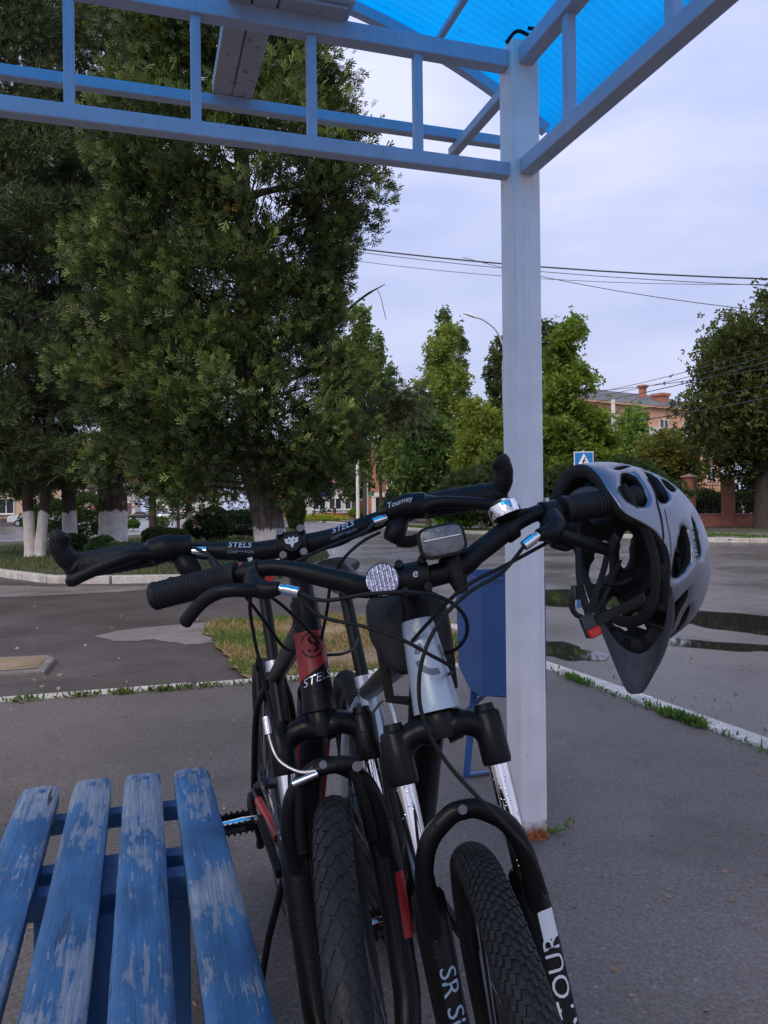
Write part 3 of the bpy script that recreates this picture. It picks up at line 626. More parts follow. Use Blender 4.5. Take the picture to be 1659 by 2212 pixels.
    for s in (-1, 1):
        d = cdv * (1 if s < 0 else -1); y0 = s * .052; y1 = s * .072
        p0, p1 = BB + Yv * y0, BB + d * .17 + Yv * y1; MB().beam(p0, p1, .026, .016, (0, 1, 0)).build('crank_arm', M['blkm'], b, bevel=.004)
        pe = MB(); yc = y1 + s * .062; cc = BB + d * .17
        for sx_ in (-1, 1): pe.box((cc.x + sx_ * .032, yc, cc.z), (.010, .092, .020))
        for q in (-1, 1): pe.box((cc.x, yc + q * .044, cc.z), (.064, .008, .018))
        for sx_ in (-1, 1):
            for k in range(7): pe.box((cc.x + sx_ * .034, yc - .04 + k * .0133, cc.z + .011), (.008, .005, .007)); pe.box((cc.x + sx_ * .034, yc - .04 + k * .0133, cc.z - .011), (.008, .005, .007))
        po = pe.build('pedal', M['blkm'] if c['id'] == 'b' else M['alu'], b, smooth=False, bevel=.0015); MB().tube([(cc.x, y1, cc.z), (cc.x, yc - s * .02, cc.z), (cc.x, yc + s * .045, cc.z)], [.009, .012, .009], 12).build('axle', M['chrome'], po)
        for sx_ in (-1, 1): MB().box((cc.x + sx_ * .0385, yc, cc.z), (.003, .05, .011)).build('pedal_reflector', M['orange'] if c['id'] == 'a' else M['steel'], po, smooth=False)
    cr = MB()
    for r_, y in ((.085, -.044), (.064, -.038)):
        n = 44; cr.add([Vector((BB.x + (r_ if k % 2 else r_ - .006) * math.cos(2 * math.pi * k / (2 * n)), y + yo, BB.z + (r_ if k % 2 else r_ - .006) * math.sin(2 * math.pi * k / (2 * n)))) for yo in (0, .003) for k in range(2 * n)], [tuple(range(2 * n)), tuple(range(4 * n - 1, 2 * n - 1, -1))] + [(k, (k + 1) % (2 * n), 2 * n + (k + 1) % (2 * n), 2 * n + k) for k in range(2 * n)])
    cr.build('chainring', M['steel'], b, smooth=False)
    ch = MB(); rc, rcog = .082, .038; path = [Vector((BB.x, -.043, BB.z + rc)), Vector((0, -.05, Rr + rcog))]; path2 = [Vector((BB.x, -.043, BB.z - rc)), Vector((.02, -.055, Rr - .105))]
    for pa_ in (path, path2):
        l = (pa_[1] - pa_[0]).length; dr_ = (pa_[1] - pa_[0]).normalized(); n = int(l / .0127)
        for k in range(n): ch.box(pa_[0] + dr_ * (k + .5) * .0127, (.0108, .007 if k % 2 else .0045, .0075), Matrix((dr_, Yv, dr_.cross(Yv))).transposed())
    for k in range(16):
        a = math.pi * (-.5 + k / 15.0); d = Vector((math.cos(a), 0, math.sin(a))); tn = Vector((-d.z, 0, d.x)); ch.box(BB + d * rc + Yv * -.043, (.0108, .007 if k % 2 else .0045, .0075), Matrix((tn, Yv, d)).transposed())
    ch.build('chain', M['alu'] if c['id'] == 'b' else M['steel'], b, smooth=False, kind='stuff')
    MB().tube(catmull([(.0, -.07, Rr - .02), (.035, -.075, Rr - .05), (.03, -.06, Rr - .12), (.0, -.06, Rr - .16)], 4), .012, 10).build('rear_derailleur', M['blkm'], b)
    if c['id'] == 'b':
        MB().tube([(.36, -.03, .27), (.37, -.085, .13), (.385, -.12, .012)], [.009, .008, .007], 10).build('kickstand', M['blkm'], b)
        for s in (-1, 1): MB().tube([(.135, s * .035, .60), (.10, s * .030, .665), (.115, s * .026, .70)], .007, 8).build('rear_brake_arm', M['blkm'], b)
    # fork
    crn = MB(); cs = ac
    crn.tube([fk(cs + .028, 0, 0), fk(cs + .010, 0, 0), fk(cs - .012, 0, 0)], [.021, .026, .022], 18)
    for s in (-1, 1):
        crn.tube(catmull([fk(cs, 0, s * .004), fk(cs + .004, .002, s * .032), fk(cs - .008, 0, s * .056), fk(cs - .03, 0, s * .066)], 5), [.021] * 5 + [.0185] * 11, 14)
        crn.tube([fk(cs + .012, 0, s * .066), fk(cs + .008, 0, s * .066), fk(cs - .055, 0, s * .066), fk(cs - .060, 0, s * .066)], [.018, .0205, .0205, .0188], 18)
    co = crn.build('fork_crown', KM, b)
    for s in (-1, 1):
        MB().tube([fk(cs + .010, 0, s * .066), fk(cs + .022, 0, s * .066)], [.015, .013], 14).build('top_cap', M['blkm'], co)
        MB().tube([fk(cs - .058, 0, s * .066), fk(.235, 0, s * .066)], .0142, 20).build('stanchion', M['chrome'], b)
    lo = MB(); al = .285
    for s in (-1, 1):
        lo.tube([fk(al, 0, s * .066), fk(al - .006, 0, s * .066), fk(al - .05, 0, s * .067), fk(.16, 0, s * .068), fk(.05, .004, s * .066), fk(.012, .022, s * .060), fk(-.008, off, s * .056)], [.0185, .0225, .0240, .0215, .0205, .019, .013], 16)
    ar = [fk(al - .05, .014, -.068), fk(al + .01, .034, -.069), fk(al + .06, .050, -.054), fk(al + .087, .056, -.022), fk(al + .092, .058, 0), fk(al + .087, .056, .022), fk(al + .06, .050, .054), fk(al + .01, .034, .069), fk(al - .05, .014, .068)]
    lo.tube(catmull(ar, 5), .0128, 12, flat=.9); lo.build('fork_lowers', KM, b)
    MB().tube([fk(al + .094, .072, -.003), fk(al + .094, .078, -.003)], .006, 10).build('arch_bolt', M['steel'], b)
    # stem and handlebar
    bs = ac + .03 + hl + c['sth']; bf = c['stl']
    def bar(y, rise=0.0, swp=0.0, br=c['broll']): return fk(bs + rise + y * math.sin(br), bf - swp, y * math.cos(br))
    Wd, ri, sw = c['W'], c['rise'], c['sweep']
    sp_ = MB(); sp_.tube([fk(stp, 0, 0), fk(stp + .012, 0, 0), fk(bs + .03, 0, 0), fk(bs + .034, 0, 0)], [.021, .019, .0185, .014], 18); sp_.tube([fk(bs + .004, .0, 0), fk(bs, bf, 0)], [.019, .018], 16)
    so_ = sp_.build('stem', M['blkm'], b)
    fp = MB(); fp.tube([bar(-.024), bar(-.022), bar(.022), bar(.024)], [.019, .023, .023, .019], 18); fp.build('faceplate', M['blkm'], so_)
    for i in (-1, 1):
        for j in (-1, 1): MB().tube([fk(bs + j * .019, bf + .012, i * .016), fk(bs + j * .019, bf + .026, i * .016)], [.0062, .0058], 10).build('bolt', M['steel'] if c['id'] == 'b' else M['blkm'], so_)
    prof = [(-Wd / 2, ri, sw), (-Wd * .36, ri * .97, sw * .55), (-.185, ri * .92, .01), (-.10, ri * .30, 0), (-.055, 0, 0), (.055, 0, 0), (.10, ri * .30, 0), (.185, ri * .92, .01), (Wd * .36, ri * .97, sw * .55), (Wd / 2, ri, sw)]
    bp = catmull([bar(*p) for p in prof], 6); rad = [(.0158 if abs(i - 27) < 8 else (.0148 if abs(i - 27) < 13 else .0118)) for i in range(len(bp))]
    MB().tube(bp, rad, 16).build('handlebar', M['blkm'], b)
    def bpos(y):          # point on the bar at lateral position y
        ys = [p[0] for p in prof]
        for k in range(len(ys) - 1):
            if ys[k] <= y <= ys[k + 1]:
                t = (y - ys[k]) / (ys[k + 1] - ys[k]); return [prof[k][i] + (prof[k + 1][i] - prof[k][i]) * t for i in range(3)]
        return list(prof[-1] if y > 0 else prof[0])
    def bl(y, da=0.0, dn=0.0):
        p = bpos(y); return fk(bs + p[1] + y * math.sin(c['broll']) + da, bf - p[2] + dn, y)
    for s in (-1, 1):
        g = MB(); gl, n = .128, 22
        if c['id'] == 'a':
            pts, rr = [], []
            for k in range(2 * n + 1): pts.append(bl(s * (Wd / 2 - gl * k / (2 * n)))); rr.append((.0205 if k % 2 else .0190) if 2 < k < 2 * n - 2 else .0208)
            rr[0] = .018
        else:
            pts = [bl(s * (Wd / 2 - .125 * k / 16)) for k in range(17)]; rr = [.0195 + .0020 * math.sin(k / 16 * 3.1) for k in range(17)]
        g.tube(pts, rr, 18); go = g.build('grip', M['rub'], b)
        if c['id'] == 'b':
            hn = catmull([bl(s * (Wd / 2 - .004)), bl(s * (Wd / 2 + .006), .008, .012), bl(s * (Wd / 2 + .013), .024, .028), bl(s * (Wd / 2 + .010), .038, .036), bl(s * (Wd / 2 + .004), .048, .038)], 5)
            MB().tube(hn, [.0200] * 4 + [.0165] * 5 + [.0150] * 6 + [.0160] * 4 + [.013, .008], 16).build('bar_end', M['rub'], b)
            MB().tube([bl(s * (Wd / 2 - .006), -.016), bl(s * (Wd / 2 + .012), -.016)], .012, 12).build('bar_end_clamp', M['blkm'], b)
        # brake lever
        ycl = s * (Wd / 2 - (.150 if c['id'] == 'a' else .155))
        clm = MB(); clm.tube([bl(ycl - s * .011), bl(ycl + s * .011)], .0175, 16)
        if c['id'] == 'a':
            clm.tube(catmull([bl(ycl, -.008, .012), bl(ycl - s * .002, -.024, .026), bl(ycl - s * .016, -.036, .034), bl(ycl - s * .036, -.036, .036)], 4), [.013, .0135, .014, .014, .015, .015, .014, .0135, .013, .012, .011, .010, .009], 12)
            blade = [bl(ycl - s * .010, -.036, .036), bl(ycl + s * .012, -.033, .050), bl(ycl + s * .040, -.030, .056), bl(ycl + s * .066, -.036, .054), bl(ycl + s * .088, -.050, .050), bl(ycl + s * .100, -.060, .047)]
            if s > 0: blade = [bl(ycl - .010, -.036, .030), bl(ycl + .012, -.046, .022), bl(ycl + .036, -.054, .010), bl(ycl + .060, -.062, .0), bl(ycl + .084, -.070, -.008)]
            adj = (bl(ycl - s * .036, -.036, .036), bl(ycl - s * .060, -.036, .034))
        else:
            clm.tube(catmull([bl(ycl - s * .03, .004, .018), bl(ycl, .000, .026), bl(ycl + s * .03, -.004, .024), bl(ycl + s * .05, -.010, .026)], 4), [.018] * 4 + [.0215] * 5 + [.016] * 4, 14, flat=1.0)
            blade = [bl(ycl + s * .02, -.012, .034), bl(ycl + s * .05, -.010, .044), bl(ycl + s * .085, -.018, .048), bl(ycl + s * .125, -.028, .046), bl(ycl + s * .155, -.036, .043)]
            adj = (bl(ycl - s * .034, -.008, .030), bl(ycl - s * .056, -.008, .030))
        lv = clm.build('brake_lever', M['blkm'], b)
        bpath = catmull(blade, 5); MB().tube(bpath, [.0075] * (len(bpath) - 3) + [.0078, .0075, .005], 12, flat=1.25).build('blade', M['blkm'], lv)
        MB().tube([adj[0], adj[0].lerp(adj[1], .3), adj[0].lerp(adj[1], .31), adj[1]], [.0062, .0062, .0078, .0074], 10).build('barrel_adjuster', M['chrome'], lv)
        MB().tube([bl(ycl, .014, .006), bl(ycl, .020, .008)], .004, 8).build('bolt', M['alu'], lv)
        # gear shifter
        if c['id'] == 'b' or s > 0:
            shf = MB(); yc = ycl - s * (.022 if c['id'] == 'b' else .01)
            shf.tube(catmull([bl(yc + s * .012, -.012, .012), bl(yc, -.03, .018), bl(yc - s * .012, -.043, .014)], 4), [.014, .0155, .0165, .017, .017, .016, .015, .014, .011], 14)
            so2 = shf.build('shifter', M['blkm'], b); MB().tube(catmull([bl(yc, -.045, .01), bl(yc + s * .022, -.052, .002), bl(yc + s * .04, -.046, -.012)], 4), [.006] * 8 + [.004], 8, flat=1.6).build('thumb_lever', M['blkm'], so2)
    ctx = dict(b=b, fk=fk, hd=hd, bl=bl, bs=bs, bf=bf, sb=sb, stp=stp, ac=ac, px=px, Wd=Wd, al=al, ycl=Wd / 2 - .15, hr=c['ht_r'], inv=inv)
    return ctx
def cable(ctx, pts, r=.0026, mat='rub', name='cable'): return MB().tube(catmull(pts, 7), r, 8).build(name, M[mat], ctx['b'])
common = dict()
A = make_bike(dict(id='a', X=.223, Y=.909, hd=-1.356, lean=.139, steer=-.140, ac=.479, hl=.126, stl=.077, sth=.047, W=.732, rise=.062, sweep=.057, broll=.0, seat=.945, tr=.0275, crank=R(172),
    ht_r=[.0335, .0335, .0325, .0285, .0245, .0235], frame=M['blk'], head=M['silver'], stay=M['silver'], spost=M['blkm'], saddle=M['blkm'], rim=M['blkm'], spoke_reflector=True,
    knob=([-.95, -.66, -.38, -.12, .12, .38, .66, .95], 140, .0078, .0052, .0028, .35), label='silver bicycle with suspension fork, round reflector and lamp beside the white post'))
B = make_bike(dict(id='b', X=.004, Y=1.067, hd=-1.308, lean=.085, steer=-.194, ac=.433, hl=.175, stl=.088, sth=.076, W=.683, rise=.029, sweep=.008, broll=.012, seat=.930, tr=.0285, crank=R(158),
    ht_r=[.0270, .0270, .0262, .0240, .0232, .0238], frame=M['blk'], head=M['blk'], stay=M['blk'], spost=M['blkm'], saddle=M['redplastic'], rim=M['steel'],
    knob=([-1.0, -.55, -.12, .25, .7, 1.0], 62, .017, .0085, .0018, .5), label='black and red bicycle with curved bar ends standing next to the bench'))
# ---- lettering and marks wrapped on tubes
def wrap(ctx, s0, y0, rad, front=0.0, turn=1, head=False):
    """text x -> along the tube (turn=+1 downwards), text y -> round the tube, on a tube of the fork (or head tube) centred at lateral y0"""
    P = ctx['hd'] if head else ctx['fk']
    def fn(x, y):
        s = s0 - turn * x; q = float(np.interp(s, [.05, .16, .235, .279], [.0205, .0215, .0240, .0225])) + .0017
        a = front + turn * y / q; return P(s, q * math.cos(a), y0 + q * math.sin(a))
    return fn
def upright(ctx, s0, y0, radf, front=0.0, head=True):
    P = ctx['hd'] if head else ctx['fk']
    def fn(x, y):
        r_ = radf(s0 + y); a = front + x / r_; return P(s0 + y, r_ * math.cos(a), y0 + r_ * math.sin(a))
    return fn
mb = MB(); place_text(mb, 'SUNTOUR', .035, wrap(A, .125, .068, .0226, .35, -1)); mb.build('lettering', M['white'], A['b'], smooth=False)
mb = MB(); f_ = wrap(A, .218, .068, .0240, .40, -1); mb.add([f_(x, y) for x in (-.017, -.006, .006, .017) for y in (-.012, -.006, 0, .006, .012)], [(i * 5 + j, i * 5 + j + 1, i * 5 + j + 6, i * 5 + j + 5) for i in range(3) for j in range(4)]); mb.build('print_patch', M['white'], A['b'], smooth=False)
mb = MB(); place_text(mb, 'SR SUNTOUR', .033, wrap(A, .100, -.068, .0226, .25, 1)); mb.build('lettering', M['blueprint'], A['b'], smooth=False)
def conic(c, s): return np.interp(s, [c['sb'], c['sb'] + .012, (c['sb'] + c['stp']) / 2, c['stp'] - .012, c['stp']], c['hr'][1:]) + .0006
def ring_arc(mb, fn, r0, r1, a0, a1, n=14, sx_=1.0):
    vs = []
    for k in range(n + 1):
        a = a0 + (a1 - a0) * k / n
        for r_ in (r0, (r0 + r1) / 2, r1): vs.append(fn(sx_ * r_ * math.cos(a), r_ * math.sin(a)))
    mb.add(vs, [(k * 3 + j, k * 3 + j + 1, k * 3 + 4 + j, k * 3 + 3 + j) for k in range(n) for j in range(2)])
sm = (A['sb'] + A['stp']) / 2; fn = upright(A, sm + .006, 0, lambda s: conic(A, s), .12)
mb = MB(); ring_arc(mb, fn, .017, .026, R(185), R(285)); ring_arc(mb, fn, .017, .026, R(-35), R(40)); ring_arc(mb, fn, .017, .026, R(120), R(160)); mb.build('head_mark', M['greyprint'], A['b'], smooth=False)
# red head band and badge on the black bicycle
HB = lambda s: conic(B, s); M['blueprint2'] = plain('faded_white_print', (.42, .50, .62), .5, var=.1)
mb = MB(); s0, s1 = B['sb'] + .060, B['stp'] - .052; vs = []; ns, na = 8, 26
for i in range(ns + 1):
    for j in range(na + 1):
        a = -1.75 + 3.5 * j / na; s = (s0 + .012 * a) + ((s1) - (s0 + .012 * a)) * i / ns; r_ = HB(s); vs.append(B['hd'](s, r_ * math.cos(a), r_ * math.sin(a)))
mb.add(vs, [(i * (na + 1) + j, i * (na + 1) + j + 1, (i + 1) * (na + 1) + j + 1, (i + 1) * (na + 1) + j) for i in range(ns) for j in range(na)]); mb.build('head_band', M['red'], B['b'])
fn = upright(B, (s0 + s1) / 2 + .008, 0, lambda s: HB(s) + .0005, 0.0)
mb = MB(); place_text(mb, 'S', .040, lambda x, y: fn(x * 1.25, y), .1); mb.build('badge_letter', M['blk'], B['b'], smooth=False)
mb = MB(); ring_arc(mb, fn, .0185, .0205, R(200), R(395), 20, 1.0); ring_arc(mb, fn, .0185, .0205, R(75), R(160), 12, 1.0); mb.build('badge_ring', M['blk'], B['b'], smooth=False)
fn2 = upright(B, s0 - .014, 0, lambda s: HB(s) + .0006, 0.0)
mb = MB(); place_text(mb, 'STELS', .0185, lambda x, y: fn2(x * 1.15, y + x * .28), .2); mb.build('lettering', M['alu'], B['b'], smooth=False)
# print on the black bicycle's handlebar, stem emblem, shifter name
def barprint(ctx, y0, up, rad, ang=.25, sc=1.0):
    def fn(x, y):
        a = ang + y / rad; return ctx['bl'](y0 + x * sc, rad * math.sin(a), rad * math.cos(a))
    return fn
for y0 in (-.082, .082):
    mb = MB(); place_text(mb, 'STELS', .0145, barprint(B, y0 * 1.0, 0, .0166, .40), .25); mb.build('lettering', M['blueprint2'], B['b'], smooth=False)
    mb = MB(); place_text(mb, 'COMPONENTS', .0062, barprint(B, y0 * 1.0, 0, .0166, -.35), .25); mb.build('lettering', M['blueprint'], B['b'], smooth=False)
mb = MB(); place_text(mb, 'Tourney', .012, lambda x, y: B['bl'](B['ycl'] - .016 + x, .004 + y, .0505), .2); mb.build('lettering', M['white'], B['b'], smooth=False)
mb = MB(); mb.tube([B['fk'](B['bs'], B['bf'] + .018, 0), B['fk'](B['bs'], B['bf'] + .0245, 0)], [.0165, .0155], 24); em = mb.build('stem_cap', M['blk'], B['b'])
star = [(0, -.011), (.003, -.004), (.0095, -.002), (.011, .006), (.006, .0045), (.0035, .0085), (0, .005), (-.0035, .0085), (-.006, .0045), (-.011, .006), (-.0095, -.002), (-.003, -.004)]
mb = MB(); mb.add([B['fk'](B['bs'] + y, B['bf'] + .0252, x) for x, y in star], [tuple(range(12))]); mb.build('emblem', M['white'], em, smooth=False)
mb = MB()
for x in (-.0042, .0042): mb.tube([B['fk'](B['bs'] + .0015, B['bf'] + .0252, x), B['fk'](B['bs'] + .0015, B['bf'] + .0258, x)], .0013, 8)
mb.build('emblem_eyes', M['blk'], em, smooth=False)
mb = MB(); mb.box(tuple(at(622, 1497, 1.62)), (.001, .001, .001)) if False else None
# label on the seat tube of the black bicycle
sq = [Vector((.33, 0, .50)) + Vector((.0185, 0, .009)) + Vector((-.43, 0, .90)).normalized() * y + Vector((0, x, 0)) for x, y in ((-.014, -.022), (.014, -.022), (.014, .022), (-.014, .022))]
MB().prism(sq, (.0008, 0, .0003)).build('frame_sticker', M['white'], B['b'], smooth=False)
mb = MB(); place_text(mb, '53cm', .011, lambda x, y: Vector((.33, 0, .50)) + Vector((.0200, 0, .0098)) + Vector((-.43, 0, .90)).normalized() * (y - .012) + Vector((0, x, 0))); mb.build('lettering', M['blk'], B['b'], smooth=False)
# ---- red details on the black bicycle
for s in (-1, 1): MB().tube([(.30, s * .036, .316), (.10, s * .060, .333)], .0112, 10).build('red_stripe', M['red'], B['b'])
for s in (-1, 1): MB().tube([B['hd'](B['sb'] + .02, -.03) + Vector((-.06, s * .0245, -.075)), Vector((.50, s * .0225, .36))], .008, 8).build('red_stripe', M['red'], B['b'])
mb = MB(); f_ = wrap(B, .165, .068, .0226, .7, 1); mb.add([f_(x, y) for x in np.linspace(-.045, .045, 9) for y in (-.009, -.003, .003, .009)], [(i * 4 + j, i * 4 + j + 1, i * 4 + j + 5, i * 4 + j + 4) for i in range(8) for j in range(3)]); mb.build('red_stripe', M['red'], B['b'], smooth=False)
# ---- rim brake of the black bicycle
fkb = B['fk']
for s in (-1, 1):
    MB().tube(catmull([fkb(.262, .030, s * .052), fkb(.30, .042, s * .050), fkb(.345, .056, s * .044), fkb(.372, .064, s * .036)], 5), [.010] * 8 + [.0085] * 8, 12).build('brake_arm', M['blkm'], B['b'])
MB().tube([fkb(.372, .064, .05), fkb(.376, .068, .020), fkb(.372, .066, -.018)], [.010, .0125, .009], 12).build('brake_link', M['blkm'], B['b'])
MB().tube([fkb(.368, .078, .046), fkb(.368, .086, .046)], .0075, 10).build('brake_bolt', M['steel'], B['b'])
MB().tube([fkb(.360, .080, -.050), fkb(.368, .082, -.012)], [.0065, .0055], 10).build('brake_shackle', M['alu'], B['b'])
nd_ = catmull([fkb(.455, .062, -.078), fkb(.425, .066, -.076), fkb(.396, .072, -.066), fkb(.376, .080, -.040), fkb(.372, .083, -.014)], 6)
MB().tube(nd_, .0027, 8).build('brake_noodle', plain('dull_steel', (.30, .30, .31), .4, .9), B['b']); MB().tube([fkb(.462, .062, -.079), fkb(.436, .064, -.078)], .0062, 10).build('cable_ferrule', M['chrome'], B['b'])
# ---- cables of the silver bicycle
pa = A['px']; ya = A['Wd'] / 2 - .15; yb_ = B['Wd'] / 2 - .155; aL, aR = A['bl'](-(ya - .058), -.036, .034), A['bl'](ya - .058, -.036, .034); bL, bR = B['bl'](-(yb_ - .054), -.008, .030), B['bl'](yb_ - .054, -.008, .030)
aR2 = A['bl'](ya - .020, -.046, .012)
cable(A, [aL, pa(700, 1297, 1.0), pa(800, 1283, .98), pa(900, 1280, .98), pa(965, 1296, 1.0), pa(1003, 1330, 1.03), pa(1008, 1370, 1.06), pa(985, 1402, 1.10), pa(950, 1415, 1.14)], .0028)
cable(A, [aL, pa(690, 1330, 1.02), pa(780, 1352, 1.01), pa(860, 1378, 1.0), pa(930, 1415, 1.0), pa(968, 1436, 1.02), pa(980, 1450, 1.04), pa(970, 1456, 1.08)], .0026)
cable(A, [aR, pa(1085, 1236, 1.05), pa(1020, 1275, 1.0), pa(960, 1330, .98), pa(920, 1400, .965), pa(905, 1475, .96), pa(915, 1555, .955), pa(960, 1640, .95), pa(1030, 1720, .94), pa(1100, 1790, .94), pa(1150, 1850, .93), pa(1180, 1930, .93)], .0027)
cable(A, [aR2, pa(1090, 1222, 1.07), pa(1020, 1258, 1.04), pa(975, 1292, 1.04), pa(930, 1340, 1.06), pa(890, 1385, 1.09)], .0027)
cable(A, [pa(795, 1560, 1.5), pa(812, 1530, 1.46), pa(832, 1510, 1.42), pa(846, 1530, 1.40), pa(857, 1575, 1.38), pa(860, 1620, 1.36)], .0030, 'alu', 'brake_noodle')
# ---- cables of the black bicycle
pb_ = B['px']
cable(B, [bR, pb_(785, 1150, 1.15), pb_(700, 1185, 1.12), pb_(620, 1222, 1.11), pb_(560, 1250, 1.12), pb_(540, 1300, 1.13), pb_(548, 1370, 1.15), pb_(563, 1440, 1.16), pb_(585, 1530, 1.17), pb_(603, 1590, 1.16)], .0027)
cable(B, [pb_(820, 1150, 1.20), pb_(780, 1172, 1.17), pb_(740, 1210, 1.17), pb_(715, 1260, 1.2), pb_(706, 1320, 1.23), pb_(690, 1400, 1.26)], .0026)
cable(B, [bL, pb_(470, 1232, 1.14), pb_(540, 1262, 1.13), pb_(600, 1300, 1.14), pb_(650, 1345, 1.18), pb_(690, 1392, 1.25), pb_(700, 1440, 1.3)], .0026)
cable(B, [pb_(418, 1182, 1.16), pb_(452, 1200, 1.13), pb_(480, 1228, 1.12), pb_(520, 1275, 1.15), pb_(570, 1340, 1.20), pb_(610, 1395, 1.3), pb_(640, 1410, 1.4)], .0026)
cable(B, [pb_(706, 1415, 1.30), pb_(740, 1412, 1.33), pb_(765, 1400, 1.4), pb_(772, 1380, 1.5)], .0026)
# ---- lamp, bell, reflector and bag on the silver bicycle
fa_, bla = A['fk'], A['bl']
rc = bla(-.043, 0, .030); ax_n = (fa_(0, 1, 0) - fa_(0, 0, 0)).normalized(); ax_a = (fa_(1, 0, 0) - fa_(0, 0, 0)).normalized(); ax_y = (fa_(0, 0, 1) - fa_(0, 0, 0)).normalized()
Mrf = Matrix((ax_n, ax_y, ax_a)).transposed().to_4x4(); Mrf.translation = rc
rf = MB().tube([(-.006, 0, 0), (.003, 0, 0), (.0045, 0, 0)], [.0225, .0235, .0225], 32).build('front_reflector', M['blkm'], A['b']); rf.matrix_local = Mrf
MB().tube([(.0046, 0, 0), (.0062, 0, 0)], [.0222, .0205], 32).build('reflector_lens', M['reflector'], rf)
MB().tube([(-.03, 0, 0), (-.006, 0, 0)], .008, 10).build('bracket', M['blkm'], rf)
cp_ = at(910, 1241, 1.0); mb = MB(); place_text(mb, 'e', .017, lambda x, y: fa_(A['bs'] + y + .002, A['bf'] + .0236, x - .008 + .010), .2); mb.build('lettering', M['white'], A['b'], smooth=False)
hl_c = bla(.046, .036, .034); Mh = Matrix((ax_n, ax_y, ax_a)).transposed().to_4x4() @ Matrix.Rotation(.10, 4, 'Y'); Mh.translation = hl_c
rings = []
for x, w, h, dz in ((-.050, .018, .013, .004), (-.040, .026, .017, .004), (-.015, .031, .0215, .001), (.008, .033, .023, -.001), (.012, .0325, .0225, -.001)):
    rr_ = []
    for k in range(24):
        a = 2 * math.pi * k / 24; cx, cz = math.cos(a), math.sin(a); rr_.append(Vector((x, w * math.copysign(abs(cx) ** .5, cx), dz + h * math.copysign(abs(cz) ** .5, cz))))
    rings.append(rr_)
lm = MB().loft(rings).build('headlamp', M['blkm'], A['b']); lm.matrix_local = Mh
rr2 = [[Vector((x, w * math.copysign(abs(math.cos(2 * math.pi * k / 24)) ** .5, math.cos(2 * math.pi * k / 24)), -.001 + h * math.copysign(abs(math.sin(2 * math.pi * k / 24)) ** .5, math.sin(2 * math.pi * k / 24)))) for k in range(24)] for x, w, h in ((.0121, .029, .0195), (.0135, .0285, .019), (.0145, .026, .017))]
MB().loft(rr2).build('lens', M['lens'], lm); MB().box((.0152, 0, .002), (.002, .050, .0015)).build('lens_bar', M['alu'], lm, smooth=False)
mt = MB(); mt.tube([bla(.056, .028, .010), bla(.058, .008, .010), bla(.060, -.020, .008), bla(.061, -.036, .010)], [.012, .0135, .0125, .0085], 14); mt.tube([bla(.046), bla(.072)], .0195, 16); mt.build('lamp_bracket', M['blkm'], A['b'])
by = .150; bc_ = bla(by, .024, .006); bm_ = MB(); axb = (ax_a * .95 + ax_n * .05 - ax_y * .18).normalized(); bm_.tube([bc_ - axb * .004, bc_ + axb * .006, bc_ + axb * .014, bc_ + axb * .019, bc_ + axb * .0215], [.0225, .0225, .0205, .013, .002], 24)
be = bm_.build('bell', M['chrome'], A['b']); MB().tube([bc_ - axb * .010, bc_ - axb * .004], [.013, .0215], 20).build('bell_base', M['blkm'], be); MB().tube([bc_ - axb * .006 + ax_y * .012, bc_ - axb * .002 + ax_y * .031], [.006, .004], 8).build('striker', M['blkm'], be)
MB().tube([bla(by - .007), bla(by + .007)], .0165, 16).build('bell_clamp', M['blkm'], A['b'])
bg = MB(); bcn = A['hd'](A['stp'] + .004, -.058)
rings = []
for k, (x, w, h) in enumerate(((-.10, .036, .040), (-.095, .048, .050), (0, .054, .060), (.040, .054, .060), (.050, .048, .054), (.054, .036, .04))):
    rings.append([bcn + Vector((x, w * math.copysign(abs(math.cos(2 * math.pi * j / 28)) ** .6, math.cos(2 * math.pi * j / 28)), -.005 + h * math.copysign(abs(math.sin(2 * math.pi * j / 28)) ** .6, math.sin(2 * math.pi * j / 28)))) for j in range(28)])
bg.loft(rings); bo = bg.build('frame_bag', M['bag'], A['b']); MB().tube([bcn + Vector((.02, -.052, -.02)), bcn + Vector((.02, -.05, -.10)), bcn + Vector((.02, .0, -.115)), bcn + Vector((.02, .05, -.10)), bcn + Vector((.02, .052, -.02))], .008, 8, flat=.35).build('bag_strap', M['strap'], bo)
# ================================================================== HELMET on the right grip of the silver bicycle
HO = at(1316, 1206, 1.20)
Fv = Vector((.035, -.16, -1)).normalized(); Uv = Vector((math.cos(R(22)), math.sin(R(22)), .03)); Uv = (Uv - Fv * Uv.dot(Fv)).normalized(); Rv = Fv.cross(Uv)
hm = Matrix((Fv, Rv, Uv)).transposed().to_4x4()          # local x front, y right side, z crown
hm.translation = HO
AF, AR, WD, HT = .150, .152, .106, .168
def hpt(az, ps, k=1.0):
    ca, sa = math.cos(az), math.sin(az); s, c = math.sin(ps), math.cos(ps)
    al = AF if ca > 0 else AR
    e = .86; r_ = abs(s) ** e
    wn = WD * (1 - .13 * max(0, ca) ** 2)
    return Vector((al * k * r_ * ca, wn * k * r_ * sa * (1.0), HT * k * (abs(c) ** .95) * (1 if c > 0 else -1) + (.006 * math.cos(2 * az) if False else 0)))
def rim_ps(az):
    a = abs(math.degrees(math.atan2(math.sin(az), math.cos(az))))
    u = np.interp(a, [0, 45, 62, 74, 88, 102, 112, 130, 180], [.034, .032, .026, .020, .022, .004, -.040, -.050, -.046])
    return math.acos(max(-1, min(1, u / HT)))
NA, NP = 220, 64
grid = np.zeros((NP + 1, NA, 3))
for j in range(NA):
    az = 2 * math.pi * j / NA; pm = rim_ps(az)
    for i in range(NP + 1): grid[i, j] = hpt(az, pm * max(.004, i / NP) ** .82)
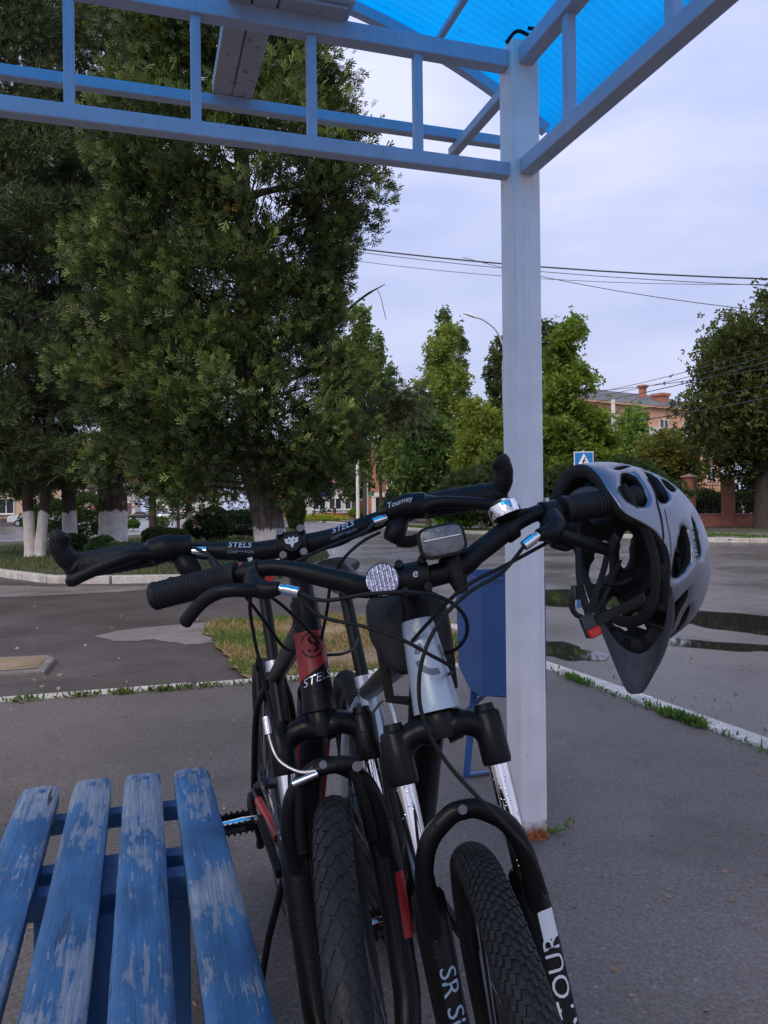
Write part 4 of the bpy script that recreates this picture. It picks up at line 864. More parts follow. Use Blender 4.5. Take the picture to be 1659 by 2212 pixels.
flat = grid.reshape(-1, 3).copy(); flat[:, 1] = np.abs(flat[:, 1])       # the right side is the pattern, the left mirrors it
Wm = np.array(hm)[:3, :3]; wp_ = flat @ Wm.T + np.array(HO)
U_, V_ = proj(wp_)
zu, zv = (U_ - 1170.2) / .23375, (V_ - 979.7) / .23375
nv_ = flat / np.array([AF ** 2, WD ** 2, HT ** 2]); nv_ /= np.linalg.norm(nv_, axis=1)[:, None]; vis = ((nv_ @ Wm.T) * (np.array([0, 0, CAM_H]) - wp_)).sum(1) > 0
vents = [[(745, 165), (840, 160), (900, 250), (985, 400), (975, 480), (930, 488), (800, 425), (765, 380), (750, 290)],
         [(950, 155), (1000, 165), (1090, 230), (1180, 360), (1185, 400), (1160, 450), (1110, 455), (1060, 330), (1000, 210)],
         [(1085, 175), (1140, 155), (1205, 215), (1248, 300), (1240, 340), (1190, 315), (1120, 240)],
         [(1315, 640), (1350, 690), (1385, 870), (1385, 1000), (1330, 1090), (1225, 1170), (1215, 1120), (1240, 970), (1290, 720)],
         [(1405, 560), (1440, 600), (1490, 860), (1480, 960), (1465, 960), (1440, 820), (1410, 640)],
         [(1378, 1245), (1345, 1390), (1290, 1510), (1180, 1690), (1150, 1690), (1132, 1560), (1200, 1440)],
         [(1395, 1400), (1390, 1470), (1320, 1590), (1200, 1740), (1100, 1830), (1085, 1800), (1240, 1660)],
         [(650, 125), (760, 85), (850, 82), (820, 105), (720, 135)]]
def inpoly(x, y, P):
    ins = np.zeros(x.shape, bool); dist = np.full(x.shape, 1e9)
    for k in range(len(P)):
        (x0, y0), (x1, y1) = P[k - 1], P[k]
        cond = ((y0 > y) != (y1 > y)); xi = (x1 - x0) * (y - y0) / ((y1 - y0) if y1 != y0 else 1e-9) + x0; ins ^= cond & (x < xi)
        dx, dy = x1 - x0, y1 - y0; t = np.clip(((x - x0) * dx + (y - y0) * dy) / (dx * dx + dy * dy), 0, 1); dist = np.minimum(dist, np.hypot(x - x0 - t * dx, y - y0 - t * dy))
    return np.where(ins, -dist, dist)
sd_ = np.full(zu.shape, 1e9)
for P in vents: sd_ = np.minimum(sd_, inpoly(zu, zv, P))
sd_ = np.where(vis, sd_, 60.0)
# a few vents on the crown line and the hidden flank
cx, cy = flat[:, 0], flat[:, 1]
for (x0, x1, y0) in ((-.105, -.055, .0), (-.03, .045, .0)):
    d2 = np.hypot(np.maximum(0, np.abs(cx - (x0 + x1) / 2) - (x1 - x0) / 2), cy) - .011
    sd_ = np.where(flat[:, 2] > .05, np.minimum(sd_, d2 * 6000), sd_)
SDG = sd_.reshape(NP + 1, NA)
nrm = grid / np.array([AF ** 2, WD ** 2, HT ** 2]); nrm /= np.linalg.norm(nrm, axis=2)[:, :, None]
dep = np.clip(1 - SDG / 42.0, 0, 1) ** 2 * .0042
rib = .0016 * np.cos(grid[:, :, 1] / .024 * 2 * math.pi / 2) * (grid[:, :, 2] > .04)
gd = grid - nrm * (dep - rib)[:, :, None]
keep = {}; vs, fs = [], []
hole = SDG < 0
for i in range(NP):
    for j in range(NA):
        q = [(i, j), (i, (j + 1) % NA), (i + 1, (j + 1) % NA), (i + 1, j)]
        if sum(hole[p] for p in q) >= 2: continue
        fs.append(q)
for q in fs:
    for p in q:
        if p not in keep: keep[p] = len(vs); vs.append(gd[p])
bm = bmesh.new(); bv = [bm.verts.new(p) for p in vs]
for q in fs:
    try: bm.faces.new([bv[keep[p]] for p in q][::-1])
    except ValueError: pass
bmesh.ops.remove_doubles(bm, verts=bm.verts, dist=.0004)
for it in range(5):
    bd_ = [v for v in bm.verts if v.is_boundary]; new = {}
    for v in bd_:
        nb_ = [e.other_vert(v).co for e in v.link_edges if e.is_boundary]
        if len(nb_) == 2: new[v] = v.co * .5 + (nb_[0] + nb_[1]) * .25
    for v, c in new.items(): v.co = c
bmesh.ops.recalc_face_normals(bm, faces=bm.faces)
me = bpy.data.meshes.new('shell'); bm.to_mesh(me); bm.free()
for k in ('helm', 'foam'): me.materials.append(M[k])
me.polygons.foreach_set('use_smooth', [True] * len(me.polygons))
helmet = empty('bicycle_helmet', matrix=hm, label='silver vented bicycle helmet hanging from the handlebar grip by the white post', cat='helmet')
shl = link('shell', me, helmet)
sm_ = shl.modifiers.new('thick', 'SOLIDIFY'); sm_.thickness = .020; sm_.offset = -1; sm_.use_rim = True; sm_.material_offset = 1; sm_.material_offset_rim = 1; sm_.use_even_offset = False
def onshell(zx, zy, lift=.001):
    """helmet point seen at picture place (zx, zy) of the enlarged helmet view"""
    u, v = 1170.2 + zx * .23375, 979.7 + zy * .23375
    i = np.argmin(np.where(vis & (grid.reshape(-1, 3)[:, 1] > -.03), (zu - zx) ** 2 + (zv - zy) ** 2 + (grid.reshape(-1, 3)[:, 1] < 0) * 1e7, 1e12))
    return Vector(gd.reshape(-1, 3)[i]) + Vector(nrm.reshape(-1, 3)[i]) * lift, Vector(nrm.reshape(-1, 3)[i])
seam = [onshell(x, y, .0002)[0] for x, y in ((985, 235), (1040, 330), (1070, 460), (1100, 600), (1130, 760), (1125, 820), (1085, 910), (1090, 1010), (1105, 1200), (1120, 1330), (1105, 1430))]
MB().tube(catmull(seam, 4), .0016, 6).build('shell_seam', M['foam'], helmet)
seam2 = [onshell(x, y, .0)[0] for x, y in ((1130, 520), (1155, 640), (1180, 800), (1195, 960))]
MB().tube(catmull(seam2, 4), .0010, 6).build('shell_seam', M['visor'], helmet)
# lettering along the crown rib
t0, n0 = onshell(1398, 720, .0012); t1, n1 = onshell(1432, 960, .0012); tx = (t1 - t0).normalized(); nn = ((n0 + n1) / 2).normalized(); ty = nn.cross(tx); tcn = (t0 + t1) / 2
gf, nf = gd.reshape(-1, 3), nrm.reshape(-1, 3)
def snap(p):
    i = int(np.argmin(((gf - np.array(p)) ** 2).sum(1))); n_ = Vector(nf[i]); return p + n_ * ((Vector(gf[i]) - p).dot(n_) + .0016)
mb = MB(); place_text(mb, 'ALPINA', .0150, lambda x, y: snap(tcn + tx * x + ty * y)); mb.build('lettering', M['foam'], helmet, smooth=False)
# visor
vr = []
for k in range(25):
    az = -1.22 + 2.44 * k / 24; t = 1 - abs(az) / 1.22; p = hpt(az, rim_ps(az) * .985, 1.012); p2 = hpt(az, rim_ps(az) * (.985 - .13 * t ** .8), 1.016)
    ext = .060 * min(1, t * 1.25) ** .8; tip = p + Vector((ext * 1.0, -p.y * t * .30, -.004 - .018 * t)); tip2 = tip + Vector((0, 0, .004 + .004 * t)); mid = p2.lerp(tip2, .5) + Vector((.004, 0, .006 * t))
    vr.append([p + Vector((0, 0, -.004)), tip, tip2, mid, p2, p2 - Vector((.003, 0, .004))])
mb = MB(); mb.loft(vr); mb.build('visor', M['visor'], helmet, ang=25)
# inner pads, cradle, straps, buckle
mb = MB(); mb.tube(catmull([Vector((-.104 + abs(y) * .25, y, -.030 - .01 * math.cos(y * 25))) for y in (-.055, -.035, -.015, .015, .035, .055)], 4), .011, 10, flat=.6); mb.build('rear_cradle', M['visor'], helmet)
cr_ = catmull([(-.10, .082, -.030), (-.055, .088, -.012), (-.015, .088, .008), (.03, .084, .016), (.075, .062, .022), (.095, .03, .025), (.10, 0, .026)], 5); MB().tube(cr_, .009, 8, flat=.5).build('head_ring', M['foam'], helmet)
cr_ = [Vector((p.x, -p.y, p.z)) for p in cr_]; MB().tube(cr_, .009, 8, flat=.5).build('head_ring', M['foam'], helmet)
for y in (-.05, 0, .05): MB().tube(catmull([(-.082, y * .8, .06), (-.03, y * .9, .108), (.035, y * .9, .106), (.082, y * .6, .055)], 5), .013, 8, flat=.6).build('inner_pad', M['foam'], helmet)
inh = hm.inverted()
def hp(zx, zy, d): return inh @ at(1170.2 + zx * .23375, 979.7 + zy * .23375, d)
def strap(pts, w=.008): MB().tube(catmull(pts, 6), w, 8, flat=.22).build('strap', M['strap'], helmet)
strap([hp(690, 760, 1.10), hp(620, 900, 1.12), hp(560, 1120, 1.15), hp(470, 1380, 1.16), hp(430, 1560, 1.16)], .0075)
strap([hp(950, 1330, 1.09), hp(820, 1400, 1.12), hp(640, 1480, 1.15), hp(450, 1580, 1.16)], .0075)
strap([hp(330, 620, 1.27), hp(335, 900, 1.24), hp(350, 1180, 1.21), hp(420, 1450, 1.18), hp(470, 1600, 1.16)], .009)
strap([hp(720, 1000, 1.30), hp(620, 1250, 1.26), hp(520, 1450, 1.2), hp(470, 1600, 1.17)], .009)
strap([hp(540, 1205, 1.2), hp(640, 1215, 1.22), hp(740, 1200, 1.25), hp(850, 1150, 1.28)], .008)
MB().tube(catmull([hp(380, 1240, 1.17), hp(300, 1300, 1.165), hp(275, 1400, 1.16), hp(310, 1480, 1.16), hp(380, 1520, 1.16)], 5), .0042, 8).build('strap_loop', M['strap'], helmet)
MB().box(hp(310, 1285, 1.165), (.022, .008, .016), Matrix.Rotation(.5, 3, 'X')).build('strap_slider', M['visor'], helmet, bevel=.002)
bk = hp(440, 1590, 1.15); MB().box(bk, (.034, .010, .024), Matrix.Rotation(-.35, 3, 'Y')).build('buckle', M['visor'], helmet, bevel=.003)
MB().box(hp(490, 1650, 1.142), (.014, .009, .022), Matrix.Rotation(-.35, 3, 'Y')).build('buckle_tab', M['redplastic'], helmet, bevel=.003)
# ================================================================== FOLIAGE
def fol_mesh(name, P, D, S, tmpl, cols, mat, parent, kind=None, twist=None):
    """one mesh of many small leaf shapes: P places, D growth directions, S sizes, tmpl list of polygons (x lateral, y along, z lift)"""
    n = len(P); D = D / np.linalg.norm(D, axis=1)[:, None]; rnd = rng.normal(size=(n, 3)); X = np.cross(D, rnd); X /= np.linalg.norm(X, axis=1)[:, None]; Z = np.cross(X, D)
    k = len(tmpl[0]); T = np.array(tmpl, float).reshape(-1, 3); m = len(T)
    V = P[:, None, :] + S[:, None, None] * (T[None, :, 0:1] * X[:, None, :] + T[None, :, 1:2] * D[:, None, :] + T[None, :, 2:3] * Z[:, None, :])
    V = V.reshape(-1, 3).astype(np.float32); nf = n * len(tmpl); me = bpy.data.meshes.new(name)
    me.vertices.add(len(V)); me.vertices.foreach_set('co', V.ravel()); me.loops.add(len(V)); me.loops.foreach_set('vertex_index', np.arange(len(V), dtype=np.int32))
    me.polygons.add(nf); me.polygons.foreach_set('loop_start', np.arange(0, len(V), k, dtype=np.int32)); me.update(calc_edges=True)
    at_ = me.color_attributes.new('Col', 'FLOAT_COLOR', 'POINT'); C = np.ones((len(V), 4), np.float32); C[:, :3] = np.repeat(np.clip(cols, 0, 1), m, axis=0); at_.data.foreach_set('color', C.ravel())
    me.materials.append(mat); o = link(name, me, parent)
    if kind: o['kind'] = kind
    return o
def qd_(x0, y0, x1, y1, w, z0=0.0, z1=0.0):
    dx, dy = x1 - x0, y1 - y0; l = math.hypot(dx, dy); nx, ny = -dy / l * w, dx / l * w
    return [(x0 - nx * .45, y0 - ny * .45, z0), (x0 + nx * .45, y0 + ny * .45, z0), (x1 + nx, y1 + ny, z1), (x1 - nx, y1 - ny, z1)]
T_SPRAY = [qd_(0, 0, 0, 1, .085, 0, .1), qd_(0, .15, .42, .60, .08, 0, .14), qd_(0, .2, -.42, .65, .08, 0, -.08), qd_(0, .45, .30, 1.0, .07, .05, .25), qd_(0, .45, -.27, .98, .07, .05, -.05)]
T_NEEDLE = [[(math.cos(a) * .045, .0, math.sin(a) * .045), (-math.cos(a) * .045, .0, -math.sin(a) * .045), (math.cos(a + 1.2) * s, y, math.sin(a + 1.2) * s)] for a, s, y in ((0, .25, 1.0), (1.0, .5, .85), (2.1, .45, .9), (3.2, .55, .75), (4.2, .4, .95), (5.2, .7, .5))]
T_LEAF = [[(0, 0, 0), (.36, .45, .08), (0, 1.0, 0), (-.36, .45, .08)]]
T_LEAF3 = [[(0, 0, 0), (.34, .45, .1), (0, 1.0, 0), (-.34, .45, .1)], [(.1, -.1, 0), (.75, .05, .3), (1.0, .5, .1), (.35, .4, -.1)], [(-.1, -.1, 0), (-.35, .4, .2), (-1.0, .45, -.2), (-.7, .0, .0)]]
T_GRASS = [[(-.03, 0, 0), (.03, 0, 0), (.0, 1.0, .18)]]
def colvar(base, n, v=.25, yv=.1):
    b = np.array(base)[None, :] * (1 + rng.uniform(-v, v, (n, 1))); b[:, 0] *= 1 + rng.uniform(-yv, yv, n); return b
def sph(n):
    d = rng.normal(size=(n, 3)); return d / np.linalg.norm(d, axis=1)[:, None]
def trunk(parent, path, rads, mat, seg=18, rough=.12, name='trunk'):
    P = catmull(path, 6); rr = np.interp(np.linspace(0, 1, len(P)), np.linspace(0, 1, len(rads)), rads); mb = MB(); mb.tube(P, list(rr), seg)
    vs = []
    for i, v in enumerate(mb.v):
        k, a = divmod(i, seg) if i < seg * len(P) else (0, 0); c = P[min(k, len(P) - 1)]; q = 1 + rough * (math.sin(a * 2.39 * 2 + k * .12) * .5 + math.sin(a * 1.7 + 1.3 + k * .05) * .5) + random.uniform(-.03, .03); vs.append(tuple(c + (Vector(v) - c) * q))
    mb.v = vs; return mb.build(name, mat, parent, ang=80)
# ---------------------------------------------------------------- the big thuja
def thuja(base):
    root = empty('thuja_tree', base, label='tall feathery thuja with leaning whitewashed trunk beyond the driveway', cat='tree'); gr = base.z
    axis = lambda z: np.stack([np.interp(z, [0, 1.0, 1.9, 4, 12], [0, -.16, -.36, -.44, -.5]), np.interp(z, [0, 12], [0, .2])], -1)
    trunk(root, [(0.02, 0, -.1), (-.02, 0, .15), (-.15, 0, 1.0), (-.36, .02, 1.9), (-.42, .05, 3.6), (-.46, .1, 7), (-.5, .2, 11)], [.40, .285, .235, .20, .17, .11, .02], M['bark_t'])
    for z, az, l in ((1.5, .4, 1.6), (1.9, 2.6, 1.9), (2.4, -1.2, 1.6), (3.0, .1, 1.8), (3.7, -2.2, 2.0), (4.4, .8, 1.6), (5.2, -.4, 2.0), (6.1, .2, 2.2), (6.4, 3.0, 2.0), (7.4, -1.0, 1.4)):
        a = axis(z); d = Vector((math.cos(az), math.sin(az), 0)); p = Vector((a[0], a[1], z)); MB().tube(catmull([p, p + d * l * .4 + Vector((0, 0, .25)), p + d * l * .75 + Vector((0, 0, .35)), p + d * l + Vector((0, 0, .75))], 4), [.07, .065, .06, .055, .05, .045, .04, .035, .03, .025, .02, .016, .012], 8).build('branch', M['bark_d'], root)
    # the bare branch against the sky
    w0 = at(706, 722, base.y + .1) - base; w1 = at(745, 676, base.y) - base; w2 = at(790, 638, base.y - .05) - base; w3 = at(832, 614, base.y - .1) - base
    br = MB(); br.tube(catmull([w0, w1, w2, w3], 5), [.036] * 4 + [.026] * 4 + [.020] * 4 + [.014, .011, .008, .006], 8); br.tube(catmull([w2 + Vector((.18, 0, .1)), at(822, 640, base.y - .1) - base, at(828, 665, base.y - .1) - base, at(834, 690, base.y - .1) - base], 4), .0055, 6)
    br.tube(catmull([w1 + Vector((.12, 0, .08)), at(770, 668, base.y) - base, at(792, 680, base.y) - base], 4), .005, 6); br.build('bare_branch', M['bark_d'], root)
    zr = [.9, 1.2, 1.5, 1.9, 2.8, 3.6, 4.7, 5.4, 6.2, 6.8, 7.5, 8.4, 10, 11.8]; rr = [.5, .75, 1.15, 1.8, 2.3, 1.75, 1.5, 2.1, 3.1, 2.2, 1.65, 1.5, 1.0, .2]
    zl = [.9, 1.3, 1.8, 3, 5, 7.5, 9, 11.8]; rl = [1.5, 1.9, 2.3, 2.55, 2.55, 2.2, 1.7, .2]
    P, D, C, S_ = [], [], [], []
    def pad(ctr, dirh, n, cb, sp, up=.7):
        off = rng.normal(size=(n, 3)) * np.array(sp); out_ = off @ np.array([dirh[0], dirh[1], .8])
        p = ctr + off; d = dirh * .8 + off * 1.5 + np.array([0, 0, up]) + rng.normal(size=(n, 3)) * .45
        col = colvar(cb, n, .2); lit_tip = out_ > rng.normal(size=n) * .06 + .05; col[lit_tip] = col[lit_tip] * np.array((2.15, 1.95, 1.5))  # light painted into the colour: outer and upper sprays paler, like tips lit from above
        P.append(p); D.append(d); C.append(col); S_.append(rng.uniform(.08, .165, n))
    for b in range(1420):
        z = 1.25 + 10.2 * (rng.random() ** 1.3); az = rng.uniform(-math.pi, math.pi)
        if math.sin(az) > .3 and rng.random() < .6: az = -az             # denser on the side that faces the shelter
        if z < 1.58 and abs(math.cos(az)) < .5 and math.sin(az) < 0: continue
        if z < 1.7 and rng.random() < .35: continue
        if z > 2.6 and math.cos(az) > .35 and rng.random() < .22: continue
        wr = (1 + math.cos(az)) / 2; rad = np.interp(z, zr, rr) * wr + np.interp(z, zl, rl) * (1 - wr)
        bump_ = .5 + .5 * math.sin(az * 4.3 + z * 2.9 + math.sin(z * 1.7) * 2) * math.cos(z * 2.3 - az * 2.0)
        rad *= (.62 + .46 * bump_) * rng.uniform(.86, 1.08); a = axis(z); dirh = np.array([math.cos(az), math.sin(az), 0]); cb = np.array((.054, .083, .029)) * rng.uniform(.5, 1.5)
        c0 = np.array([a[0], a[1], z]) + dirh * rad + np.array([0, 0, rng.uniform(-.15, .15)]); w = rng.uniform(.075, .135)
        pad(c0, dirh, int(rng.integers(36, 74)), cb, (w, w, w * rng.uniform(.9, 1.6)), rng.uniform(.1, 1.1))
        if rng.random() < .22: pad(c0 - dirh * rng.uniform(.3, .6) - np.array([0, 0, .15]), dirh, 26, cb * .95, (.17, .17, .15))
        if b % 9 == 0:
            p0_ = Vector((a[0], a[1], z - .4)); e_ = Vector(c0); MB().tube([p0_, p0_.lerp(e_, .5) - Vector((0, 0, .06)), e_], [.022, .015, .006], 5, False).build('branch', M['bark_d'], root)
        if rng.random() < .05: pad(c0 - dirh * .25 - np.array([0, 0, .1]), dirh, 30, np.array((.10, .060, .035)), (.14, .14, .12), -.2)
    # single hanging sprigs at the right
    for (u, v) in ((880, 880), (868, 905), (895, 925), (850, 870), (838, 890), (905, 860), (862, 862)):
        c = np.array(at(u, v, base.y) - base); n = 60; P.append(c + rng.normal(size=(n, 3)) * np.array([.10, .1, .14])); D.append(rng.normal(size=(n, 3)) * .5 + np.array([.4, 0, -.4])); C.append(colvar((.055, .07, .028), n)); S_.append(rng.uniform(.08, .16, n))
    P = np.concatenate(P); ok = (P[:, 2] > .8); D, C, S_ = np.concatenate(D)[ok], np.concatenate(C)[ok], np.concatenate(S_)[ok]; P = P[ok]
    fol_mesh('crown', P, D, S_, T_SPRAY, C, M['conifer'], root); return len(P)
tb = Gs(592, 1236); thuja(Vector((tb.x, tb.y, gz(tb.y) + .04)))
# ---------------------------------------------------------------- dark pines
def pine(base, label, R0, H0, zlow, tr, lean=0.0, boughs=230, twin=False, col=(.070, .098, .036), group=None, white=M['bark_p'], dens=1.0, name='pine_tree'):
    root = empty(name, base, label=label, cat='tree', group=group)
    trunk(root, [(0, 0, -.1), (0, 0, .2), (lean * .3, 0, 1.5), (lean, 0, H0 * .5), (lean, 0, H0 * .97)], [tr * 1.25, tr, tr * .9, tr * .6, .03], white)
    if twin: trunk(root, [(.18, .05, -.1), (.2, .05, .3), (.34, .05, 1.6), (.5, .1, 4)], [tr * 1.15, tr * .9, tr * .8, .05], white)
    P, D, C, S_ = [], [], [], []
    for b in range(boughs):
        t = rng.random(); z = zlow + (H0 - zlow) * t; az = rng.uniform(-math.pi, math.pi)
        if math.sin(az) > .3 and rng.random() < .5: az = -az
        rad = R0 * (1 - .72 * t ** 1.6) * rng.uniform(.55, 1.1) * (.75 + .25 * min(1, (z - zlow) / 1.2)); dh = np.array([math.cos(az), math.sin(az), 0]); nt_ = int(3 + rad * 1.7)
        p0 = Vector((lean * min(1, z / (H0 * .5)), 0, z)); d_ = Vector(dh)
        if b % 3 == 0: MB().tube(catmull([p0, p0 + d_ * rad * .5 + Vector((0, 0, .12)), p0 + d_ * rad * .9 + Vector((0, 0, .1))], 3), [.055, .05, .045, .035, .025, .02, .012], 6).build('branch', M['bark_d'], root)
        cb = np.array(col) * rng.uniform(.7, 1.4)
        for k in range(nt_):
            f = .3 + .7 * (k + rng.random() * .8) / nt_; ctr = np.array(p0) + dh * rad * f + np.array([0, 0, .25 * f - .15]) + rng.normal(size=3) * .13; n = int(rng.integers(10, 20) * dens)
            off = rng.normal(size=(n, 3)) * np.array([.15, .15, .09]); P.append(ctr + off); D.append(dh * .6 + off * 2 + np.array([0, 0, .5]) + rng.normal(size=(n, 3)) * .5); C.append(colvar(cb, n, .25)); S_.append(rng.uniform(.14, .26, n))
    P = np.concatenate(P); fol_mesh('crown', P, np.concatenate(D), np.concatenate(S_), T_NEEDLE, np.concatenate(C), M['needle'], root); return root
gG = 'dark pines on the lawn'
def onl(u, v): p = Gs(u, v, .04); return Vector((p.x, p.y, gz(p.y) + .04))
pine(onl(242, 1192), 'thick trunked dark pine whitewashed to chest height between shrubs', 3.9, 17, 1.45, .36, .1, 350)
pine(onl(152, 1186), 'dark pine with reddish bark and a whitewashed base beside the hedge', 3.3, 16, 1.5, .20, -.1, 250)
pine(onl(66, 1203), 'low dark pine with a twin whitewashed stem near the grey path', 2.9, 13, 1.75, .125, -.2, 230, True)
pine(onl(-110, 1200), 'dark pine at the outer end of the lawn', 3.6, 16, 1.6, .25, 0, 220)
pine(onl(407, 1172), 'slender sapling pine with a thin whitewashed stem behind the clipped hedge', 1.8, 7.5, 1.7, .085, 0, 90)
pine(onl(385, 1150), 'slender brown stemmed pine without whitewash at the lawn edge', 1.8, 8.0, 2.0, .085, 0, 90, white=M['bark_d'])
pine(onl(330, 1150), 'background pine filling the gap behind the thuja', 3.6, 15, 2.0, .2, 0, 230, white=M['bark_d'])
# ---------------------------------------------------------------- shrubs
def shrub(base, rx, ry, rz, label, col, n=2600, leaf=.06, name='shrub', cat='shrub', group=None, zc=None, lump=.18, stems=True, tm=T_LEAF3):
    root = empty(name, base, label=label, cat=cat, group=group); zc = rz * .95 if zc is None else zc
    d = sph(n); d[:, 2] = np.where(d[:, 2] < -.75, -d[:, 2], d[:, 2]); ph = rng.uniform(0, 6, 4); q = 1 + lump * (np.sin(d[:, 0] * 5 + ph[0]) + np.sin(d[:, 1] * 5 + ph[1]) + np.sin(d[:, 2] * 6 + ph[2])) / 2
    r_ = rng.uniform(.55, 1.0, n) ** .5 * q; P = d * r_[:, None] * np.array([rx, ry, rz]) + np.array([0, 0, zc]); P[:, 2] = np.maximum(P[:, 2], .02)
    C = colvar(np.array(col) * 1.55, n, .3, .15); fol_mesh('foliage', P, d + rng.normal(size=(n, 3)) * .6 + np.array([0, 0, .5]), rng.uniform(.7, 1.4, n) * leaf, tm, C, M['leaf'], root)
    if stems:
        mb = MB()
        for k in range(4): a = k * 1.6 + .4; mb.tube([(math.cos(a) * .04, math.sin(a) * .04, -.03), (math.cos(a) * rx * .4, math.sin(a) * ry * .4, zc)], [.018, .006], 6)
        mb.build('stem', M['bark_d'], root)
    return root
DG, MG, YG, BG = (.035, .065, .022), (.06, .12, .03), (.15, .20, .03), (.11, .24, .04)
shrub(onl(350, 1182), .62, .5, .28, 'low clipped dark hedge bush between the whitewashed trunks', (.04, .065, .022), 3200, .05)
shrub(onl(288, 1143), .38, .38, .30, 'small rounded light green bush behind the thick pine', MG, 1800, .055)
shrub(onl(348, 1140), .50, .45, .38, 'rounded light green bush behind the clipped hedge', MG, 2200, .055)
shrub(onl(222, 1200), .34, .28, .20, 'loose leafy shrub at the foot of the thick pine', (.035, .075, .03), 900, .05)
shrub(onl(262, 1205), .30, .26, .17, 'second loose leafy shrub at the foot of the thick pine', (.035, .07, .028), 700, .05)
shrub(onl(160, 1192), .30, .3, .22, 'little sprout clump at the foot of the reddish pine', (.05, .09, .03), 600, .06)
shrub(onl(110, 1172), .85, .7, .72, 'tall dark hedge bush beside the twin stemmed pine', DG, 3600, .06)
shrub(onl(188, 1168), .6, .6, .85, 'tall loose bush filling the gap between two pines', (.05, .08, .02), 2800, .07)
shrub(onl(456, 1172), .75, .6, .55, 'dark spreading juniper bush in front of the thuja', (.03, .05, .022), 3000, .07)
shrub(onl(520, 1165), .9, .7, .5, 'dark low bush between the slender stem and the thuja trunk', (.025, .04, .018), 3000, .07)
shrub(onl(640, 1150), .42, .5, .95, 'dark bush growing at the road side of the thuja trunk', (.03, .05, .02), 3800, .08)
shrub(onl(128, 1196), .14, .14, .16, 'tiny green tuft at the foot of the twin stem', (.06, .12, .03), 260, .05)
# ---------------------------------------------------------------- broad-leaved and poplar trees across the road
def lobed(root, lobes, n, leaf, col, cv=.3, sub=26, tm=T_LEAF3, tight=.22, name='crown'):
    P, D, C = [], [], []; tot = sum((l[3] * l[3] * l[4]) ** .667 for l in lobes)
    for (x, y, z, rx, rz) in lobes:
        nl = int(n * (rx * rx * rz) ** .667 / tot); sc = sph(sub); sc[:, 2] = np.abs(sc[:, 2]) * np.where(rng.random(sub) < .72, 1, -1); per = max(4, nl // sub)
        for k in range(sub):
            c = np.array([x, y, z]) + sc[k] * np.array([rx, rx, rz]) * rng.uniform(.55, 1.0); off = rng.normal(size=(per, 3)) * np.array([rx, rx, rz]) * tight
            P.append(c + off * np.where(rng.random((per, 1)) < .12, 1.9, 1.0)); D.append(sc[k] * .5 + off + rng.normal(size=(per, 3)) * .6 + np.array([0, 0, .3])); C.append(colvar(np.array(col) * rng.uniform(1 - cv, 1 + cv), per, .18, .1))
    P = np.concatenate(P); return fol_mesh(name, P, np.concatenate(D), rng.uniform(.7, 1.35, len(P)) * leaf, tm, np.concatenate(C), M['leaf'], root)
LB = np.array((2.2, 2.1, 1.6))
def broad(u, d, vtop, wpx, label, col, n=5000, leaf=.16, vlow=1075, name='leafy_tree', group=None, seed=0, shape='round', tr=.16, cv=.3):
    k = d / FOC; x = ray(u, HOR_V)[0] * d; gzz = gz(d) + .06; zt = CAM_H + (HOR_V - .0115 * (u - 830) - vtop) * k - gzz; zl = CAM_H + (HOR_V - vlow) * k - gzz; rad = wpx / 2 * k
    root = empty(name, (x, d, gzz), label=label, cat='tree', group=group); r_ = random.Random(seed + int(u)); h = zt - zl; lobes = []
    trunk(root, [(0, 0, -.1), (0, 0, .4), (.05, 0, zl + h * .3), (.0, 0, zl + h * .85)], [tr * 1.3, tr, tr * .75, .03], M['bark_d'], 10)
    if shape == 'round':
        for i in range(13):
            t = (i + .5) / 13; rr = rad * (.5 + .62 * math.sin(math.pi * min(1, .18 + t * .80))); a = i * 2.4 + seed; q = rad - rr * .45
            lobes.append((math.cos(a) * q * .62 * (1 - .35 * t), math.sin(a) * q * .62, zl + h * (.12 + .76 * t), rr * .50, max(h * .14, rr * .36)))
    elif shape == 'column':
        nl = 9
        for i in range(nl):
            t = (i + .5) / nl; w = rad * (.35 + .9 * math.sin(math.pi * min(1, .1 + .9 * (1 - t) ** .9)) ** .8) * .75; lobes.append((r_.uniform(-.25, .25) * rad, r_.uniform(-.3, .3) * rad, zl + h * t, max(.25, w), h / nl * .75))
    else:
        for i in range(12):
            t = (i + .5) / 12; w = rad * (1 - .72 * t); a = i * 2.1 + seed; lobes.append((math.cos(a) * w * .5, math.sin(a) * w * .5, zl + h * t, w * .6 + .15, h * .10))
    lobed(root, lobes, int(n * .82), leaf * 1.08, np.array(col) * LB, cv); return root
broad(1645, 32, 648, 375, 'large dark linden with pale blossom overhanging the brick fence', (.034, .047, .017), 29000, .145, 1066, tr=.30, seed=1, cv=.42)
broad(1225, 34, 712, 205, 'tall bright green maple just behind the white shelter post', (.072, .112, .022), 14000, .15, 1085, seed=2, tr=.2, shape='cone2', cv=.35)
broad(1292, 36, 900, 140, 'spreading leafy maple bough tree behind the crossing sign', (.066, .100, .022), 6000, .15, 1085, seed=12)
broad(1440, 40, 925, 180, 'olive green low tree behind the brick fence', (.075, .085, .028), 8000, .14, 1080, seed=3)
broad(1370, 44, 870, 105, 'small rounded green tree in front of the apartment block', (.07, .13, .03), 4500, .15, 1080, seed=4)
broad(1105, 36, 950, 190, 'dense green tree directly behind the shelter post', (.060, .085, .02), 7000, .15, 1090, seed=5)
broad(1045, 40, 860, 150, 'yellow green robinia between the dark bush tree and the post', (.085, .115, .024), 8000, .15, 1080, seed=6)
broad(925, 44, 880, 165, 'dark rounded tree standing behind the bar end of the black bicycle', (.035, .065, .025), 8000, .17, 1095, seed=7)
